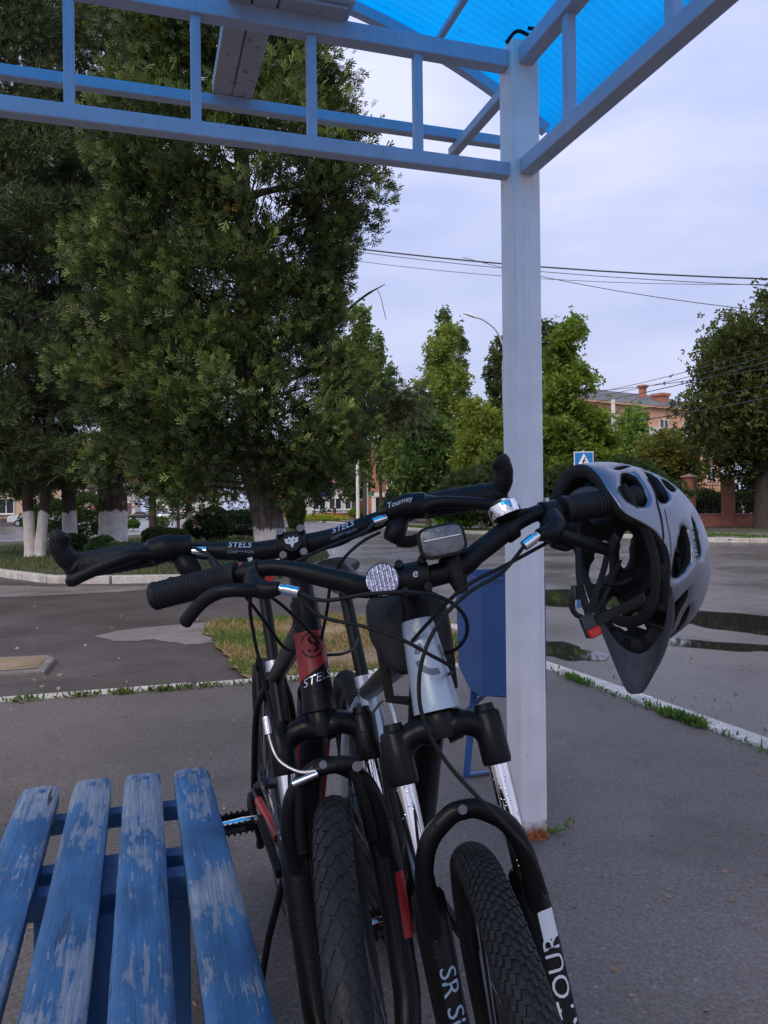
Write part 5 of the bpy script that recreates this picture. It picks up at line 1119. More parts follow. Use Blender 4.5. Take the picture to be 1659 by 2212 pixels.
broad(957, 58, 722, 190, 'tall light green birch behind the dark rounded tree', (.095, .130, .034), 11000, .2, 1060, seed=8, shape='cone2')
broad(870, 62, 830, 120, 'green birch partly hidden by the thuja twigs', (.07, .10, .03), 5000, .2, 1060, seed=9)
pg = 'lombardy poplars far behind the birches'
broad(966, 84, 678, 44, 'tallest slender poplar rising behind the light green birch', (.045, .07, .028), 2600, .28, 1000, 'poplar_tree', pg, 1, 'column')
broad(1000, 88, 716, 32, 'short slender poplar right beside the tallest poplar', (.045, .07, .028), 1800, .28, 1000, 'poplar_tree', pg, 2, 'column')
broad(788, 66, 676, 62, 'broad poplar with split top next to the bare thuja branch', (.055, .085, .03), 4200, .24, 1040, 'poplar_tree', pg, 3, 'column')
broad(822, 70, 730, 40, 'slim poplar between the split poplar and the birch', (.05, .08, .03), 2600, .24, 1040, 'poplar_tree', pg, 4, 'column')
broad(842, 74, 800, 36, 'low poplar behind the hanging thuja sprigs', (.05, .075, .03), 1800, .24, 1040, 'poplar_tree', pg, 5, 'column')
broad(1078, 70, 735, 52, 'dark poplar half hidden by the white shelter post', (.035, .055, .025), 3200, .24, 1040, 'poplar_tree', pg, 6, 'column')
broad(1190, 66, 706, 60, 'dark poplar top peeping over the bright maple', (.035, .055, .025), 3200, .24, 1040, 'poplar_tree', pg, 7, 'column')
broad(770, 80, 985, 90, 'dark tree behind the pair of concrete poles', (.03, .05, .022), 3000, .26, 1085, seed=15)
broad(1760, 36, 700, 260, 'dark linden continuing the row beyond the brick fence', (.05, .07, .026), 7000, .18, 1085, seed=16, tr=.25)
broad(640, 110, 960, 110, 'far tree at the bend of the street behind the thuja', (.035, .055, .025), 2500, .35, 1085, seed=17)
broad(-60, 70, 900, 260, 'far tree mass behind the pines', (.03, .045, .02), 4500, .35, 1075, seed=18)
broad(470, 120, 930, 200, 'far street tree closing the avenue behind the parked cars', (.03, .05, .02), 4500, .4, 1078, seed=19)
def onv(u, v): p = Gs(u, v, .06); return Vector((p.x, p.y, gz(p.y) + .06))
shrub(onv(983, 1143), .95, .7, .62, 'vivid light green bush beside the far kerb', (.13, .30, .03), 2600, .11)
shrub(onv(770, 1121), 1.0, .8, .7, 'rounded yellow green shrub by the far flower bed', (.12, .16, .03), 1800, .14)
shrub(onv(800, 1119), 1.6, .9, .75, 'wide olive shrub in front of the pale kiosk', (.09, .13, .03), 2200, .14)
shrub(onv(703, 1124), 2.6, 1.2, .35, 'orange flowering bed along the far verge', (.28, .12, .03), 2200, .12, 'flower_bed', 'flower bed')
shrub(onv(680, 1127), 2.8, 1.1, .30, 'yellow green border plants in front of the orange flowers', (.22, .26, .04), 2200, .12, 'flower_bed', 'flower bed')
shrub(onv(1045, 1146), 2.6, 1.6, 1.3, 'dark undergrowth between the vivid bush and the post', (.03, .05, .018), 3600, .15)
shrub(onv(1140, 1146), 2.2, 1.5, 1.6, 'dark undergrowth behind the shelter post', (.03, .05, .018), 3600, .15)
shrub(onv(1260, 1148), 2.0, 1.5, 1.5, 'dark undergrowth below the maple', (.03, .05, .018), 3200, .15)
shrub(onv(1360, 1146), 2.2, 1.2, 1.4, 'dark hedge behind the helmet at the end of the brick fence', (.03, .052, .018), 3200, .15)
shrub(onv(900, 1128), 2.6, 1.6, 1.6, 'dark undergrowth below the rounded tree', (.028, .05, .018), 3200, .17)
# ---------------------------------------------------------------- grass, weeds, litter
def pts_in(poly, n):
    P = np.array(poly); lo, hi = P.min(0), P.max(0); out = np.zeros((0, 2))
    while len(out) < n:
        q = rng.uniform(lo, hi, (n * 2, 2)); ins = inpoly(q[:, 0], q[:, 1], [tuple(x) for x in P]) < 0; out = np.concatenate([out, q[ins]])
    return out[:n]
def grass(name, pts, z, h, w, cols, label, lean=.5):
    n = len(pts); zz = np.array([z + gz(y) for y in pts[:, 1]]); P = np.column_stack([pts, zz]); D = rng.normal(size=(n, 3)) * lean; D[:, 2] = 1.0
    o = fol_mesh(name, P, D, rng.uniform(.5, 1.3, n) * h, [[(-w, 0, 0), (w, 0, 0), (w * .7, .55, .05), (0, 1.0, .3)]], cols, M['grass'], None, 'stuff'); return tag(o, label, 'grass')
q = pts_in(GP, 17000); gn = np.sin(q[:, 0] * 4.1 + np.sin(q[:, 1] * 3)) + np.sin(q[:, 1] * 5.3 + 1.0 + q[:, 0]) + rng.normal(size=len(q)) * .5; q = q[gn > -1.0]; gn = gn[gn > -1.0]
cg = np.where((gn > .5)[:, None], colvar((.10, .17, .03), len(q), .3, .2), colvar((.30, .22, .09), len(q), .3, .1)); grass('grass', q, -.012, .055, .045, cg, 'dry patchy grass on the small verge behind the bicycles', .8)
q = pts_in(lawnf[3:] + [(-9, 30), (-12, 22)], 26000); grass('grass', q, .05, .07, .10, colvar((.085, .125, .03), len(q), .4, .3), 'short dark grass on the lawn below the pines')
q = pts_in([(p[0], p[1]) for p in FK[3:26]] + [(p[0], p[1]) for p in off_line(FK, 1.9)[3:26][::-1]], 16000); grass('grass', q, .06, .10, .14, colvar((.10, .16, .035), len(q), .35, .2), 'bright mown grass strip along the far kerb')
def edge_weeds(name, p0, p1, spots, label, cols=(.09, .17, .03)):
    P, Cc = [], []
    for (t, n, sp) in spots:
        c = p0.lerp(p1, t); r_ = rng.normal(size=(n, 2)) * np.array([sp, sp]); dirv = np.array([(p1 - p0).normalized().x, (p1 - p0).normalized().y]); off = np.outer(rng.normal(size=n) * sp, dirv) + np.outer(rng.normal(size=n) * .018, np.array([-dirv[1], dirv[0]])); P.append(np.array([c.x, c.y]) + off)
    P = np.concatenate(P); o = fol_mesh(name, np.column_stack([P, np.full(len(P), .004)]), rng.normal(size=(len(P), 3)) * .7 + np.array([0, 0, 1.0]), rng.uniform(.02, .05, len(P)), [[(0, 0, 0), (.15, .45, .08), (0, 1.0, .2), (-.15, .45, .08)]], colvar(cols, len(P), .45, .35), M['grass'], None, 'stuff'); return tag(o, label, 'weeds')
nk = Vector((-RKD.y, RKD.x, 0)); nk = nk if nk.x < 0 else -nk
a0, a1 = CORN + nk * .07, CORN + RKD * 5 + nk * .07
edge_weeds('weeds', a0, a1, [(.05, 14, .10), (.115, 110, .06), (.14, 120, .05), (.20, 24, .12), (.26, 70, .06), (.30, 420, .06), (.325, 260, .05), (.38, 26, .12), (.42, 70, .05), (.5, 40, .2), (.6, 60, .3)], 'green weeds growing along the kerb beside the road')
a0, a1 = CORN - BKD * .1 + Vector((.02, -.07, 0)), CORN - BKD * 4.2 + Vector((.02, -.07, 0))
edge_weeds('weeds', a0, a1, [(.2, 40, .12), (.36, 70, .1), (.45, 60, .14), (.52, 90, .08), (.57, 120, .05), (.62, 110, .04), (.68, 80, .06), (.75, 60, .05), (.84, 80, .06), (.92, 90, .1)], 'weeds sprouting along the back kerb by the driveway', (.10, .13, .03))
edge_weeds('weeds', POLE + Vector((.07, .0, 0)), POLE + Vector((.16, .07, 0)), [(.2, 7, .02), (.8, 6, .03)], 'sparse sprouts at the foot of the white post')
def litter(name, pts, size, cols, label, cat, z=.003):
    n = len(pts); o = fol_mesh(name, np.column_stack([pts, [z + gz(y) for y in pts[:, 1]]]), np.column_stack([rng.normal(size=(n, 2)), rng.normal(size=n) * .08]), rng.uniform(.5, 1.3, n) * size, [[(0, 0, 0), (.28, .4, .05), (0, 1.0, 0), (-.28, .45, .05)]], cols, M['grass'], None, 'stuff'); return tag(o, label, cat)
q = np.array([[p.x, p.y] for p in [G(rng.uniform(1200, 1659), rng.uniform(1400, 1600), ZR) for _ in range(170)]]); side = (q - np.array(CORN)[:2]) @ np.array([-nk.x, -nk.y]); q = q[side > .08]
litter('fallen_leaves', q, .020, colvar((.26, .18, .14), len(q), .5, .2), 'small fallen leaves scattered on the wet road edge', 'leaves', ZR + .006)
q = np.array([[p.x, p.y] for p in [G(rng.uniform(0, 1659), 1500 + 700 * rng.random(), 0) for _ in range(150)]]); side = (q - np.array(CORN)[:2]) @ np.array([nk.x, nk.y]); q = q[side > .1]
litter('fallen_leaves', q, .016, colvar((.34, .22, .15), len(q), .5, .2), 'tiny dry leaf scraps on the pavement round the bench', 'leaves', .004)
q = np.array([[p.x, p.y] for p in [G(rng.uniform(0, 520), rng.uniform(1262, 1490), ZD) for _ in range(42)]])
litter('fallen_leaves', q, .042, colvar((.44, .36, .30), len(q), .5, .2), 'pale leaf scraps on the driveway asphalt', 'leaves', ZD + .008)

for k, u in enumerate((1455, 1530, 1600, 1680)):
    p = Vector((ray(u, HOR_V)[0] * 41.5, 41.5, gz(41.5) + .05)); shrub(p, 1.5, .8, .95, ('dark hedge behind the last brick pillar near the helmet', 'dark hedge behind the first fence railing', 'dark hedge behind the second fence railing', 'dark hedge below the linden trunk')[k], (.028, .042, .016), 2400, .13)
# ================================================================== STREET FURNITURE, BUILDINGS, VEHICLES
M['brick'] = asphalt('red_brick', (.34, .125, .085), (.48, .20, .14), (.8, .95), .1, 4.0); M['brickfar'] = asphalt('orange_brick', (.58, .31, .19), (.68, .39, .26), (.85, .95), .0, 1.0)
M['capstone'] = plain('cap_metal', (.34, .17, .17), .5); M['iron'] = plain('black_iron', (.02, .02, .02), .5); M['slate'] = asphalt('grey_roof', (.085, .085, .095), (.13, .13, .14), (.7, .9), .0, .6)
M['cream'] = asphalt('cream_plaster', (.55, .40, .26), (.64, .48, .33), (.85, .95), 0, .6); M['whitewall'] = asphalt('white_plaster', (.55, .53, .52), (.68, .66, .65), (.85, .95), 0, .6); M['plinth'] = asphalt('dark_plinth', (.10, .08, .08), (.16, .13, .13), (.85, .95), 0, .6)
M['frame_w'] = plain('window_frame_white', (.72, .72, .74), .5, var=.05); M['redtrim'] = plain('red_trim', (.55, .10, .06), .5); M['bluesign'] = plain('blue_sign', (.02, .07, .45), .4, var=.08); M['signblue'] = plain('road_sign_blue', (.01, .17, .52), .4, var=.06)
M['signwhite'] = plain('road_sign_white', (.78, .78, .80), .4, var=.05); M['signblack'] = plain('road_sign_black', (.015, .015, .015), .5); M['greensign'] = plain('green_sign', (.03, .28, .10), .5); M['pole_c'] = asphalt('pole_concrete', (.66, .64, .62), (.78, .76, .74), (.8, .95), .05, 2.0)
M['galv'] = plain('galvanised', (.42, .42, .44), .45, .4); M['gate'] = plain('yellow_pipe', (.55, .32, .03), .5); M['carblack'] = plain('car_black', (.012, .012, .014), .25, coat=.6); M['carwhite'] = plain('car_white', (.62, .63, .66), .3, coat=.5); M['cargrey'] = plain('car_grey', (.20, .21, .23), .3, coat=.5, metal=.3); M['carred'] = plain('car_red', (.35, .03, .03), .3, coat=.5)
def emis(name, col, st):
    m = bpy.data.materials.new(name); m.use_nodes = True; t = m.node_tree; t.nodes.clear(); o = t.nodes.new('ShaderNodeOutputMaterial'); e_ = t.nodes.new('ShaderNodeEmission'); e_.inputs[0].default_value = (*col, 1); e_.inputs[1].default_value = st; t.links.new(e_.outputs[0], o.inputs[0]); return m
M['headlight'] = emis('lit_headlight', (1.0, .95, .85), 12.0); M['taillight'] = emis('lit_taillight', (1.0, .05, .03), 3.0)
# ---- brick fence
def P_at(u, d, h=.06): return Vector((ray(u, HOR_V)[0] * d, d, gz(d) + h))
fpil = [(1489, 37.2), (1573, 36.2), (1657, 35.3), (1745, 34.4), (1835, 33.6)]; fp_ = [P_at(u, d) for u, d in fpil]
fp_ = [fp_[0] + (fp_[0] - fp_[1]) * k for k in (2, 1)] + fp_
fence = empty('brick_fence', fp_[0], label='red brick fence with capped pillars and black railings across the road', cat='fence'); fo = fp_[0]
for i, p in enumerate(fp_):
    c = p - fo; dv = (fp_[min(i + 1, len(fp_) - 1)] - fp_[max(i - 1, 0)]).normalized(); rz = Matrix.Rotation(math.atan2(dv.y, dv.x), 3, 'Z')
    pi = MB().box(c + Vector((0, 0, 1.18)), (.53, .53, 2.36), rz).build('pillar', M['brick'], fence, smooth=False, bevel=.015)
    mb = MB(); hw = .33; b4 = [c + rz @ Vector((x * hw, y * hw, 2.36)) for x, y in ((-1, -1), (1, -1), (1, 1), (-1, 1))]; t4 = [q + Vector((0, 0, .06)) for q in b4]; ap = c + Vector((0, 0, 2.56)); mb.add(b4 + t4 + [ap], [(3, 2, 1, 0), (0, 1, 5, 4), (1, 2, 6, 5), (2, 3, 7, 6), (3, 0, 4, 7), (4, 5, 8), (5, 6, 8), (6, 7, 8), (7, 4, 8)]); mb.build('cap', M['capstone'], pi, smooth=False)
    mb = MB()
    for k in range(26): mb.box(c + rz @ Vector((0, 0, .10 + k * .088)), (.536, .536, .010), rz)
    if i + 1 < len(fp_):
        q = fp_[i + 1] - fo; d = (q - c).normalized(); s0, s1 = c + d * .26, q - d * .26
        MB().beam(s0 + Vector((0, 0, .28)), s1 + Vector((0, 0, .28)), .34, .56).build('base_wall', M['brick'], fence, smooth=False); MB().beam(s0 + Vector((0, 0, .585)), s1 + Vector((0, 0, .585)), .42, .05).build('coping', M['capstone'], fence, smooth=False)
        for z in (.80, 1.95): MB().beam(s0 + Vector((0, 0, z)), s1 + Vector((0, 0, z)), .03, .03).build('rail', M['iron'], fence, smooth=False)
        n = int((s1 - s0).length / .115)
        for k in range(n): a = s0.lerp(s1, (k + .5) / n); MB().cyl(a + Vector((0, 0, .60)), a + Vector((0, 0, 2.05)), .012, 5).build('railing_bar', M['iron'], fence, smooth=False)
# yellow pipe frame in the yard behind the fence
g1 = P_at(1527, 43); mb = MB(); yf = empty('pipe_frame', g1, label='yellow pipe frame standing in the yard behind the brick fence', cat='frame')
MB().tube([(-.75, 0, 0), (-.75, 0, 1.9), (.75, 0, 1.9), (.75, 0, 0)], .05, 8).build('pipe', M['gate'], yf)
sh_ = P_at(1640, 46); yb = empty('yard_wall', sh_, label='pale corrugated yard wall seen through the railings under the linden', cat='wall')
for k in range(26): MB().box((-2.6 + k * .2, 0, .85), (.17, .05, 1.7)).build('panel', M['cream'], yb, smooth=False)
# ---- pedestrian crossing sign
sp0 = P_at(1262, 29.0, -.03); cs_ = empty('crossing_sign', sp0, label='blue pedestrian crossing sign with white triangle on a post', cat='road sign'); sz = .74; zc_ = CAM_H + (1085 - 1015) / FOC * 29.0 - sp0.z + .30
MB().cyl((0, .06, -.05), (0, .06, zc_ + .42), .035, 10).build('post', M['galv'], cs_)
pn = MB().box((0, 0, zc_), (sz, .03, sz)).build('panel', M['signwhite'], cs_, smooth=False, bevel=.01)
MB().box((.0, -.0175, zc_), (sz * .92, .004, sz * .92)).build('blue_field', M['signblue'], pn, smooth=False)
MB().prism([(-.32, -.021, zc_ - .30), (.32, -.021, zc_ - .30), (0, -.021, zc_ + .31)], (0, -.003, 0)).build('triangle', M['signwhite'], pn, smooth=False)
mb = MB(); yq = -.027
def limb(p, q, w): mb.beam((p[0], yq, zc_ + p[1]), (q[0], yq, zc_ + q[1]), w, .004, (0, 1, 0))
limb((.02, .09), (-.02, -.06), .055); limb((-.02, -.06), (-.09, -.22), .035); limb((-.02, -.06), (.07, -.13), .035); limb((.07, -.13), (.09, -.22), .03); limb((.02, .07), (.10, .0), .025); limb((.02, .07), (-.08, .0), .025); mb.cyl((.035, yq - .002, zc_ + .135), (.035, yq + .002, zc_ + .135), .03, 12)
for k in range(4): mb.box((-.18 + k * .12, yq, zc_ - .265), (.06, .004, .03))
mb.build('walking_figure', M['signblack'], pn, smooth=False)
# ---- street lamp
lp = P_at(1092, 40); st_ = empty('street_lamp', lp, label='street lamp with long curved arm over the road behind the shelter post', cat='street lamp')
def lz(u, v): return at(u, v, 40) - lp
mb = MB(); mb.tube(catmull([Vector((.0, 0, -.1)), Vector((0, 0, 5)), lz(1088, 770), lz(1084, 740), lz(1070, 712), lz(1045, 692), lz(1024, 684)], 6), [.10] * 12 + [.05] * 12 + [.042] * 13, 10); mb.build('pole', M['galv'], st_)
MB().tube(catmull([lz(1030, 687), lz(1016, 681), lz(1000, 676)], 4), [.05, .08, .11, .12, .12, .11, .10, .08, .04], 10, flat=.55).build('lamp_head', M['signwhite'], st_)
# ---- concrete poles
def cpole(u, d, vtop, label, r=.16):
    p = P_at(u, d); z = CAM_H + (HOR_V - vtop) / FOC * d - p.z; e_ = empty('utility_pole', p, label=label, cat='pole', group='concrete poles'); MB().tube([(0, 0, -.1), (0, 0, z)], [r * 1.15, r * .85], 10).build('pole', M['pole_c'], e_); return p + Vector((0, 0, z))
t1 = cpole(773, 76, 962, 'pale concrete pole standing further from the kiosk'); t2 = cpole(792, 72, 955, 'pale concrete pole standing close to the kiosk')
t3 = cpole(1327, 70, 868, 'concrete pole in front of the apartment block', .22)
# ---- diamond priority sign
dp = P_at(331, 62); ds = empty('priority_sign', dp, label='small diamond road sign on a thin post near the black saloon', cat='road sign'); zd_ = CAM_H + (1095 - 1091) / FOC * 62 - dp.z + .1
MB().cyl((0, .03, -.1), (0, .03, zd_), .03, 8).build('post', M['galv'], ds); MB().box((0, 0, zd_ + .1), (.62, .02, .62), Matrix.Rotation(R(45), 3, 'Y')).build('panel', M['signwhite'], ds, smooth=False); MB().box((0, -.014, zd_ + .1), (.40, .008, .40), Matrix.Rotation(R(45), 3, 'Y')).build('centre', M['gate'], ds, smooth=False)
# ---- overhead cables
def wire(a, b, label, r=.016, sag=.5, group='overhead cables'):
    a, b = Vector(a), Vector(b); pts = [a.lerp(b, k / 10) - Vector((0, 0, sag * 4 * (k / 10) * (1 - k / 10))) for k in range(11)]; o = Vector(pts[0]); mb = MB(); mb.tube([p - o for p in pts], r, 6); w = mb.build('overhead_cable', M['iron'], None, label=label, cat='cable', group=group); w.location = o
wire(at(640, 520, 26), at(1800, 606, 22), 'thick black overhead cable crossing the sky behind the shelter post', .024, .25)
wire(at(640, 526, 27), at(1800, 622, 22), 'thin overhead cable just below the thick black one', .011, .25)
wire(at(640, 545, 27), at(1800, 612, 23), 'thin slack overhead cable tangled with the thick black one', .009, .4)
wire(at(1000, 556, 30), at(1850, 690, 20), 'overhead cable slanting down above the linden', .011, .3)
for k, (v0, v1, v2, r_) in enumerate(((846, 828, 770, .013), (866, 846, 712, .012), (872, 850, 730, .012), (884, 862, 742, .016), (905, 885, 800, .012), (925, 908, 830, .020))):
    wire(at(1150, v0, 52), at(1800, v2, 20), ('uppermost', 'second', 'third', 'fourth', 'fifth', 'lowest and thickest')[k] + ' cable of the bundle in front of the apartment block', r_, .35)
wire(at(-80, 488, 17), at(300, 522, 15), 'pale cable running into the pine crown', .013, .05)
for k in range(3): wire(t2 - Vector((0, 0, .6 + k * .5)), at(1110, 880 + k * 26, 40), ('upper', 'middle', 'lower')[k] + ' wire from the concrete pole towards the robinia', .014, .9)
# ---- buildings
def facade(name, label, p0, p1, depth, h, wall, rows, cols, win, plinth=0.0, roof=None, roofh=1.8, cat='building', skip=(), trim=None):
    p0, p1 = Vector(p0), Vector(p1); b = empty(name, p0, label=label, cat=cat); dv = (p1 - p0); dv.z = 0; Lf = dv.length; dv.normalize(); rz = math.atan2(dv.y, dv.x); b.rotation_euler = (0, 0, rz)
    MB().box((Lf / 2, depth / 2, h / 2), (Lf, depth, h)).build('wall', wall, b, smooth=False)
    if plinth: MB().box((Lf / 2, -.04, plinth / 2), (Lf + .1, .12, plinth)).build('plinth', M['plinth'], b, smooth=False)
    if trim:
        for z in trim: MB().box((Lf / 2, -.03, z), (Lf + .05, .1, .28)).build('trim_band', M['redtrim'], b, smooth=False)
    ww, wh, z0, dz = win
    for r_ in range(rows):
        for c in range(cols):
            if (r_, c) in skip: continue
            x = Lf * (c + .5) / cols; z = z0 + dz * r_
            f = MB()
            for sx_ in (-1, 0, 1): f.box((x + sx_ * (ww / 2), -.05, z), (.10, .10, wh + .1))
            for sz_ in (-1, 1): f.box((x, -.05, z + sz_ * wh / 2), (ww - .1, .098, .10))
            w = f.build('window', M['frame_w'], b, smooth=False)
            for sx_ in (-1, 1): MB().box((x + sx_ * ww / 4, -.012, z), (ww / 2 - .1, .03, wh - .1)).build('pane', M['glass'], w, smooth=False)
            MB().box((x, -.10, z - wh / 2 - .09), (ww + .25, .22, .07)).build('sill', M['frame_w'], w, smooth=False)
    if roof:
        o = .5; mb = MB(); e0 = [(-o, -o, h), (Lf + o, -o, h), (Lf + o, depth + o, h), (-o, depth + o, h)]; rd = [(depth * .45, depth / 2, h + roofh), (Lf - depth * .45, depth / 2, h + roofh)]
        mb.add(e0 + rd, [(3, 2, 1, 0), (0, 1, 5, 4), (2, 3, 4, 5), (1, 2, 5), (3, 0, 4)]); ro = mb.build('roof', roof, b, smooth=False); MB().box((Lf / 2, -.3, h - .12), (Lf + .8, .35, .22)).build('cornice', M['brickfar'] if wall is M['brickfar'] else wall, ro, smooth=False)
    return b
B1a, B1b = P_at(1230, 88), P_at(1560, 104); ap = facade('apartment_building', 'orange brick apartment block with grey hipped roof and chimneys', B1a, B1b, 12, CAM_H + (1084 - 868) / FOC * 91 - gz(88), M['brickfar'], 4, 6, (1.7, 1.7, 2.3, 2.95), .6, M['slate'], 2.6)
Lb = (B1b - B1a).length; hb_ = CAM_H + 216 / FOC * 91 - gz(88)
for (x, y, w, hh, nm) in ((Lb * .62, 4.0, .7, 2.6, 'chimney'), (Lb * .70, 3.0, 1.5, 1.5, 'chimney')):
    c = MB().box((x, y, hb_ + .6 + hh / 2), (w, w, hh)).build(nm, M['brick'], ap, smooth=False); MB().box((x, y, hb_ + .6 + hh), (w + .35, w + .35, .35)).build('cap', M['brick'], c, smooth=False)
MB().cyl((Lb * .27, 5, hb_ + 1), (Lb * .27, 5, hb_ + 6.5), .04, 6).build('antenna', M['galv'], ap)
for k in range(6):
    x = Lb * (k + .5) / 6
    if k in (0, 2, 3): MB().box((x + 2.2, -.5, 10.35), (2.6, .9, 1.1)).build('balcony', M['whitewall'], ap, smooth=False)
facade('brick_house', 'red brick three storey house behind the kiosk and dark rounded tree', P_at(822, 104), P_at(1000, 112), 10, 9.6, M['brick'], 3, 4, (1.5, 1.7, 1.9, 3.0), .6, M['slate'], 2.2)
facade('brick_house', 'red brick house glimpsed under the thuja twigs beside the blue shop sign', P_at(560, 112), P_at(760, 116), 10, 8.6, M['brick'], 2, 6, (1.5, 1.6, 4.6, 2.8), .6, M['slate'], 2.0)
sp1 = facade('shop_front', 'low white shop with blue signboard and dark plinth', P_at(672, 103), P_at(775, 105), 6, 3.9, M['whitewall'], 1, 3, (1.7, 1.5, 2.0, 3), .75, None)
MB().box((2.0, -.14, 3.45), (1.9, .18, .85)).build('signboard', M['bluesign'], sp1, smooth=False)
kp = P_at(803, 94); ki = empty('kiosk', kp, label='small white kiosk with green sign and awning near the concrete poles', cat='kiosk')
for x, w in ((.25, .5), (2.35, .5)): MB().box((x, 0, 1.35), (w, 2.2, 2.7)).build('wall', M['whitewall'], ki, smooth=False)
MB().box((1.3, 0, 2.95), (2.7, 2.4, .5)).build('fascia', M['whitewall'], ki, smooth=False); MB().box((1.3, .6, 1.3), (1.6, .9, 2.6)).build('doorway', M['plinth'], ki, smooth=False); MB().box((-.9, -.2, 2.5), (1.6, 1.4, .25), Matrix.Rotation(-.35, 3, 'Y')).build('awning', M['whitewall'], ki, smooth=False); MB().box((-.5, -.95, 3.05), (1.0, .1, .5)).build('signboard', M['greensign'], ki, smooth=False)
facade('corner_house', 'cream plastered house behind the white car and the twin stemmed pine', P_at(-120, 80), P_at(140, 84), 9, 6.5, M['cream'], 2, 5, (1.5, 1.6, 1.9, 2.9), .6, M['slate'], 2.0)
wr_ = facade('corner_shop', 'white corner shop with red bands behind the black saloon', P_at(158, 136), P_at(292, 138), 9, 6.2, M['whitewall'], 1, 4, (1.9, 1.8, 4.4, 3), .5, None, trim=(2.2, 5.6), skip=((0, 3),))
MB().box((9.2, -.06, 1.6), (1.3, .12, 2.6)).build('door', M['plinth'], wr_, smooth=False)
facade('far_house', 'low red roofed house at the end of the street behind the headlights', P_at(330, 190), P_at(480, 195), 10, 5.5, M['whitewall'], 1, 5, (1.6, 1.6, 2.2, 3), .5, M['brick'], 2.5)
pk = facade('gabled_house', 'brown roofed house peeping between the robinia and the shelter post', P_at(1020, 92), P_at(1120, 96), 9, 9.6, M['brick'], 2, 3, (1.5, 1.6, 4.0, 3), .5, M['brick'], 2.4)
# ---- cars
def car(u, d, rz, mat, label, kind='saloon', lights=False, group='cars on the far street'):
    p = P_at(u, d, 0); c = empty('parked_car', (p.x, p.y, gz(d) - .03), rz, label=label, cat='car', group=group); L_, Wc = 4.4, 1.72
    if kind == 'saloon': prof = [(-2.2, .35), (-2.2, .72), (-2.1, .88), (-1.35, .95), (-.75, 1.36), (.45, 1.40), (1.1, .98), (2.0, .86), (2.2, .70), (2.2, .35)]; glz = [(-1.2, .97), (-.72, 1.31), (.42, 1.35), (.98, .98)]
    else: prof = [(-2.15, .4), (-2.18, .9), (-2.05, 1.5), (-1.7, 1.64), (.3, 1.64), (1.05, 1.10), (2.0, 1.0), (2.2, .80), (2.2, .4)]; glz = [(-1.95, 1.10), (-1.70, 1.52), (.27, 1.55), (.92, 1.11)]
    low = [(x, min(z, .96 if kind == 'saloon' else 1.08)) for x, z in prof]; wz = .93 if kind == 'saloon' else 1.04
    body = MB().loft([[Vector((x, y, z)) for x, z in low] for y in (-Wc / 2, Wc / 2)]).build('body', mat, c, smooth=False, bevel=.05)
    cab = [(x, z) for x, z in prof if z > wz]; cab = [(cab[0][0] - .02, wz)] + cab + [(cab[-1][0] + .02, wz)]
    MB().loft([[Vector((x, y, z)) for x, z in cab] for y in (-Wc / 2 * .90, Wc / 2 * .90)]).build('cabin', mat, c, smooth=False, bevel=.03)
    for s in (-1, 1): MB().prism([(x, s * (Wc / 2 * .895), z) for x, z in glz], (0, s * .03, 0)).build('side_window', M['glass'], c, smooth=False)
    a, b_ = glz[2], glz[3]; MB().beam((a[0] + .12, 0, a[1] - .02), (b_[0] + .08, 0, b_[1] + .02), Wc * .80, .03).build('windscreen', M['glass'], c, smooth=False)
    for x in (-1.35, 1.35):
        for s in (-1, 1):
            w = MB().tube([(x, s * (Wc / 2 - .2), .31), (x, s * (Wc / 2 + .01), .31)], .31, 18).build('wheel', M['tyre'], c); MB().tube([(x, s * (Wc / 2 + .012), .31), (x, s * (Wc / 2 + .02), .31)], .19, 14).build('rim', M['alu'], w)
    for s in (-1, 1):
        MB().sphere((2.17, s * .62, .72), (.06, .17, .10), 10, 6).build('headlight', M['headlight'] if lights else M['lens'], c); MB().box((-2.2, s * .62, .78), (.05, .3, .16)).build('taillight', M['taillight'] if lights else M['redplastic'], c, smooth=False)
    return c
car(303, 128, R(180), M['carblack'], 'black saloon car parked side on at the far street corner')
car(75, 70, R(200), M['carwhite'], 'white car partly hidden by the twin stemmed pine', 'wagon')
car(343, 150, R(-85), M['carwhite'], 'white car with lit headlights coming down the far street', 'wagon', True)
car(362, 168, R(-85), M['cargrey'], 'grey car with lit headlights following in the far street', 'saloon', True)
car(355, 186, R(-88), M['carred'], 'red van with lit headlights at the back of the far queue', 'wagon', True)
car(376, 140, R(0), M['carwhite'], 'pale car waiting side on beyond the slender pine stem')
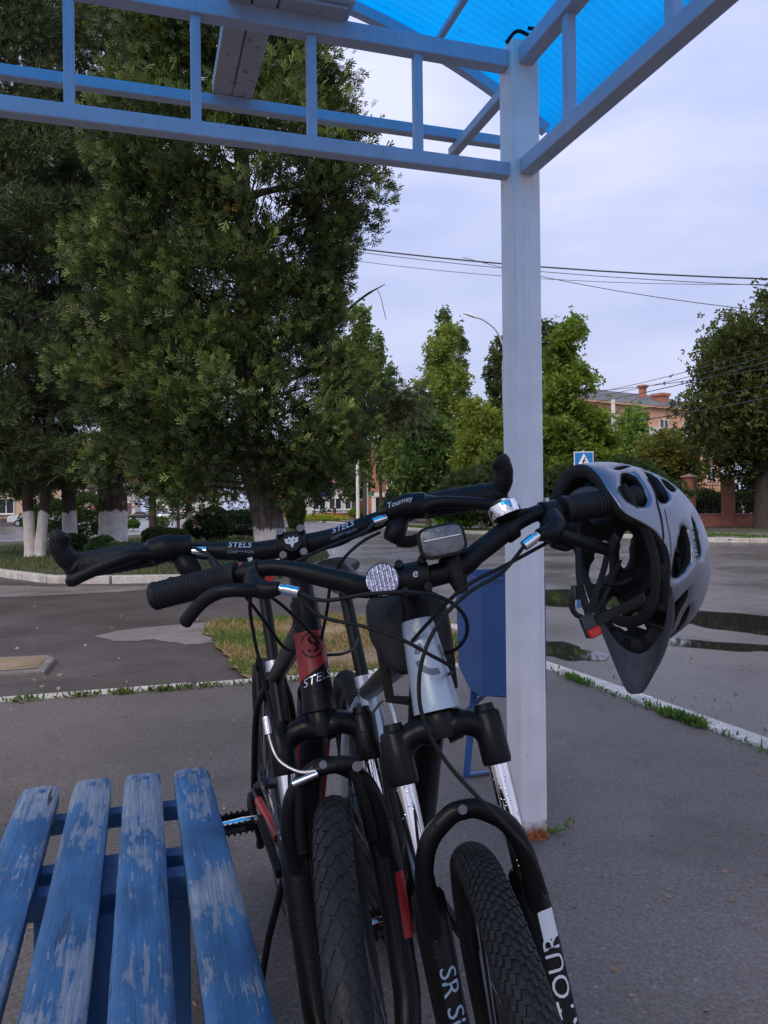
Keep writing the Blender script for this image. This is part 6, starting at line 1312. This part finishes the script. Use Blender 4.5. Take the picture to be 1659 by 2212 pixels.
# ---- walking person
def person(u, d, hgt, label):
    p = P_at(u, d); k = hgt / 1.7; pe = empty('person', p, label=label, cat='person')
    me = bpy.data.meshes.new('body'); J = [(0, 0, .93), (0, 0, 1.15), (0, 0, 1.40), (0, 0, 1.50), (0, .01, 1.62), (.09, 0, .90), (.10, -.08, .50), (.10, .02, .07), (.10, -.12, .03), (-.09, 0, .90), (-.10, .10, .50), (-.10, .16, .09), (-.10, .02, .04), (.17, 0, 1.38), (.21, .06, 1.10), (.20, -.08, .88), (-.17, 0, 1.38), (-.21, -.02, 1.10), (-.17, -.18, 1.0)]
    E_ = [(0, 1), (1, 2), (2, 3), (3, 4), (0, 5), (5, 6), (6, 7), (7, 8), (0, 9), (9, 10), (10, 11), (11, 12), (2, 13), (13, 14), (14, 15), (2, 16), (16, 17), (17, 18)]
    rad = [.14, .12, .15, .05, .095, .09, .06, .04, .035, .09, .06, .04, .035, .06, .045, .035, .06, .045, .035]
    me.from_pydata([Vector(j) * k for j in J], E_, []); o = link('body', me, pe); me.materials.append(M['clothes']); sk = o.modifiers.new('skin', 'SKIN')
    for i, v in enumerate(me.skin_vertices[0].data): v.radius = (rad[i] * k, rad[i] * k); v.use_root = i == 0
    o.modifiers.new('sub', 'SUBSURF').levels = 1; o.modifiers['sub'].render_levels = 1
    MB().sphere(Vector((0, -.015, 1.61)) * k, (.085 * k, .09 * k, .115 * k), 14, 9).build('face', M['skin'], pe); MB().sphere(Vector((0, .025, 1.63)) * k, (.10 * k, .10 * k, .125 * k), 14, 9).build('hair', M['darkhair'], pe)
    mb = MB(); mb.loft([[Vector((math.cos(a) * r_ * k, math.sin(a) * r_ * .75 * k, z * k)) for a in [2 * math.pi * j / 14 for j in range(14)]] for z, r_ in ((.80, .19), (.95, .20), (1.15, .175), (1.38, .20), (1.46, .10))]); mb.build('jacket', M['jacket'], pe); return pe
M['clothes'] = plain('dark_trousers', (.02, .02, .03), .8); M['jacket'] = plain('plum_jacket', (.07, .025, .045), .8); M['skin'] = plain('skin', (.45, .28, .21), .6); M['darkhair'] = plain('dark_hair', (.03, .02, .02), .7)
person(722, 98, 1.66, 'person in dark trousers and plum jacket walking past the flower bed')
